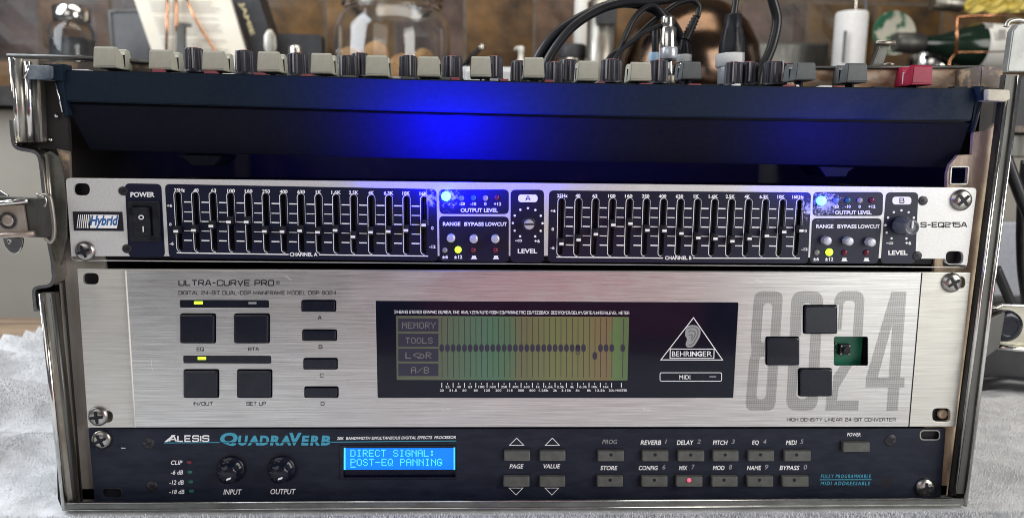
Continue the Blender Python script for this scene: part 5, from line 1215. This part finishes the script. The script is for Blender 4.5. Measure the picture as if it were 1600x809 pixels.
# wire rack
wr = thing('copper_wire_rack', 'copper wire rack frame in front of the lying bottle', 'wire rack', P(1495, 85, 740)); 
for q, r in (([(1496,27),(1494,82)], 2.2), ([(1496,27),(1560,23),(1640,20)], 1.8), ([(1494,82),(1540,81),(1580,80)], 1.2), ([(1494,82),(1484,94),(1478,150)], 1.6)): B().tube([P(x,y,735) for x,y in q], r, 8).build('wire', 'copper', wr)
yp = thing('yellow_packet', 'crumpled yellow packet at the top right above the copper rack', 'packet', P(1555, 5, 930)); bm = bmesh.new(); bmesh.ops.create_grid(bm, x_segments=14, y_segments=8, size=.5)
c = P(1558, -4, 930)
for v in bm.verts: v.co = Vector((c.x+v.co.x*110, 930+random.uniform(-7,7), c.z+v.co.y*52+random.uniform(-2,2)))
B().bm(bm).build('wrapper', 'yellow_pack', yp)
hz = thing('steel_cup', 'steel cup hanging at the upper right, to the left of the yellow packet', 'cup', P(1478, 5, 950)); a = P(1456,3,950); c = P(1500,6,950); B().lathe(a, c-a, [(13,0),(14,1),(15,(c-a).length)], 28).build('cup_body', 'chrome', hz)
cu = thing('steel_bowl', 'small steel bowl below the lying bottle', 'bowl', on(1455, 860)); vess(cu, 'bowl_body', 1452, 860, [(20,150),(30,140),(36,92),(34,84)], 'chrome_clean', 36)
hk = thing('metal_lever', 'pale metal lever arm leaning behind the worn plywood rim', 'lever', P(1372, 105, 60))
plate('arm', [ppoly([(1362,108),(1377,68),(1391,68),(1378,108)], 60)], 60, 4, 'extrusion_alu', hk, bev=.4); a = P(1369,67,58); c = P(1398,67,58); B().tube([a,c], 1.6, 10).build('cross_pin', 'chrome', hk); q = P(1388,102,55); B().lathe(q, (0,0,1), [(3.4,0),(3.6,.8),(2,1.6)], 16).build('base_disc', 'chrome', hk)
hd = thing('lid_bracket', 'pale steel bracket rising above the right corner of the case', 'bracket', P(1585, 110, 20))
plate('arm', [ppoly([(1574,112),(1583,48),(1590,38),(1606,34),(1606,112)], 22)], 22, 5, 'bracket_grey', hd, bev=.6); B().tube(spline([P(1572,42,18), P(1576,34,18), P(1590,31,18), P(1606,34,18)], 5), 1.3, 8).build('ring', 'chrome', hd)
# =================================================================== THINGS RIGHT OF THE CASE
bx = thing('equipment_bag', 'black equipment bag lying on the towel to the right of the rack', 'bag', PZ(1590, 612, -8))
c = PZ(1580, 606, -8); B().box(c.x-60, c.x+260, c.y, c.y+120, -12, 42, 9).build('bag_body', 'dark_box', bx)
B().tube([PZ(1520,600,4), PZ(1570,596,4), PZ(1660,604,4)], 6, 10).build('strap', 'cable_rubber', bx)
for pts, lbl in (([(1572,246,120),(1592,300,120),(1612,350,120),(1640,420,120)], 'black cable running diagonally down past the right side of the case'),
                 ([(1556,418,200),(1570,450,200),(1582,476,200),(1600,500,200)], 'short black cable showing just above the right latch'),
                 ([(1604,250,160),(1597,330,160),(1598,420,160),(1610,500,160)], 'black cable hanging at the extreme right edge of the photo')):
    cable('loose_cable', pts, 4.0, lbl, 120, 'loose black cables right of the case')
sb = thing('speaker_box', 'dark appliance with copper stripe beside the upper right of the case', 'appliance', P(1600, 250, 420))
c0 = P(1570, 118, 430); c1 = P(1700, 208, 430); B().box(c0.x, c0.x+180, 430, 560, c1.z, c0.z, 4).build('housing', 'dark_box', sb)
q0 = P(1570,196,425); B().box(q0.x, q0.x+180, 426, 430, q0.z-7, q0.z).build('stripe', 'worn_paint', sb)
c1 = P(1570, 246, 430); B().box(q0.x-10, q0.x+190, 440, 580, c1.z, q0.z-9, 2).build('base', 'extrusion_alu', sb)
sh = thing('pale_shelf', 'pale metal shelf far behind the cables right of the case', 'shelf', P(1590, 460, 560)); c0 = P(1555, 346, 560); c1 = P(1555, 462, 560); B().box(c0.x, c0.x+260, 560, 575, c1.z, c0.z, 2).build('panel', 'silver_button', sh)
for z in (0,): B().box(c0.x, c0.x+260, 545, 560, c1.z-26, c1.z-1, 2).build('dark_ledge', 'dark_box', sh)
# ------------------------------------------------------------------ light given off by the two blue lamps
def spot(name, loc, target, energy, color, ang, blend=.9, size=1.5):
    l = bpy.data.lights.new(name, 'SPOT'); l.energy = energy; l.color = color; l.spot_size = math.radians(ang); l.spot_blend = blend; l.shadow_soft_size = size*MM
    o = bpy.data.objects.new(name, l); COL.objects.link(o); o.location = Vector(loc)*MM
    o.rotation_euler = (Vector(target)-Vector(loc)).to_track_quat('-Z','Y').to_euler(); return o
for i, (px, py, k) in enumerate(((697,306,1.0),(1282.5,313,.10))):
    c = P(px, py, YH)
    point('blue_lamp_light', (c.x, -24, c.z+1), .055*k, (.01,.02,1.0), 2.5)
    spot('blue_lamp_beam', (c.x, -34, c.z+12), (c.x+4, 8, c.z+40), 3.8*k, (.0,.0,1.0), 150, 1.0, 4)
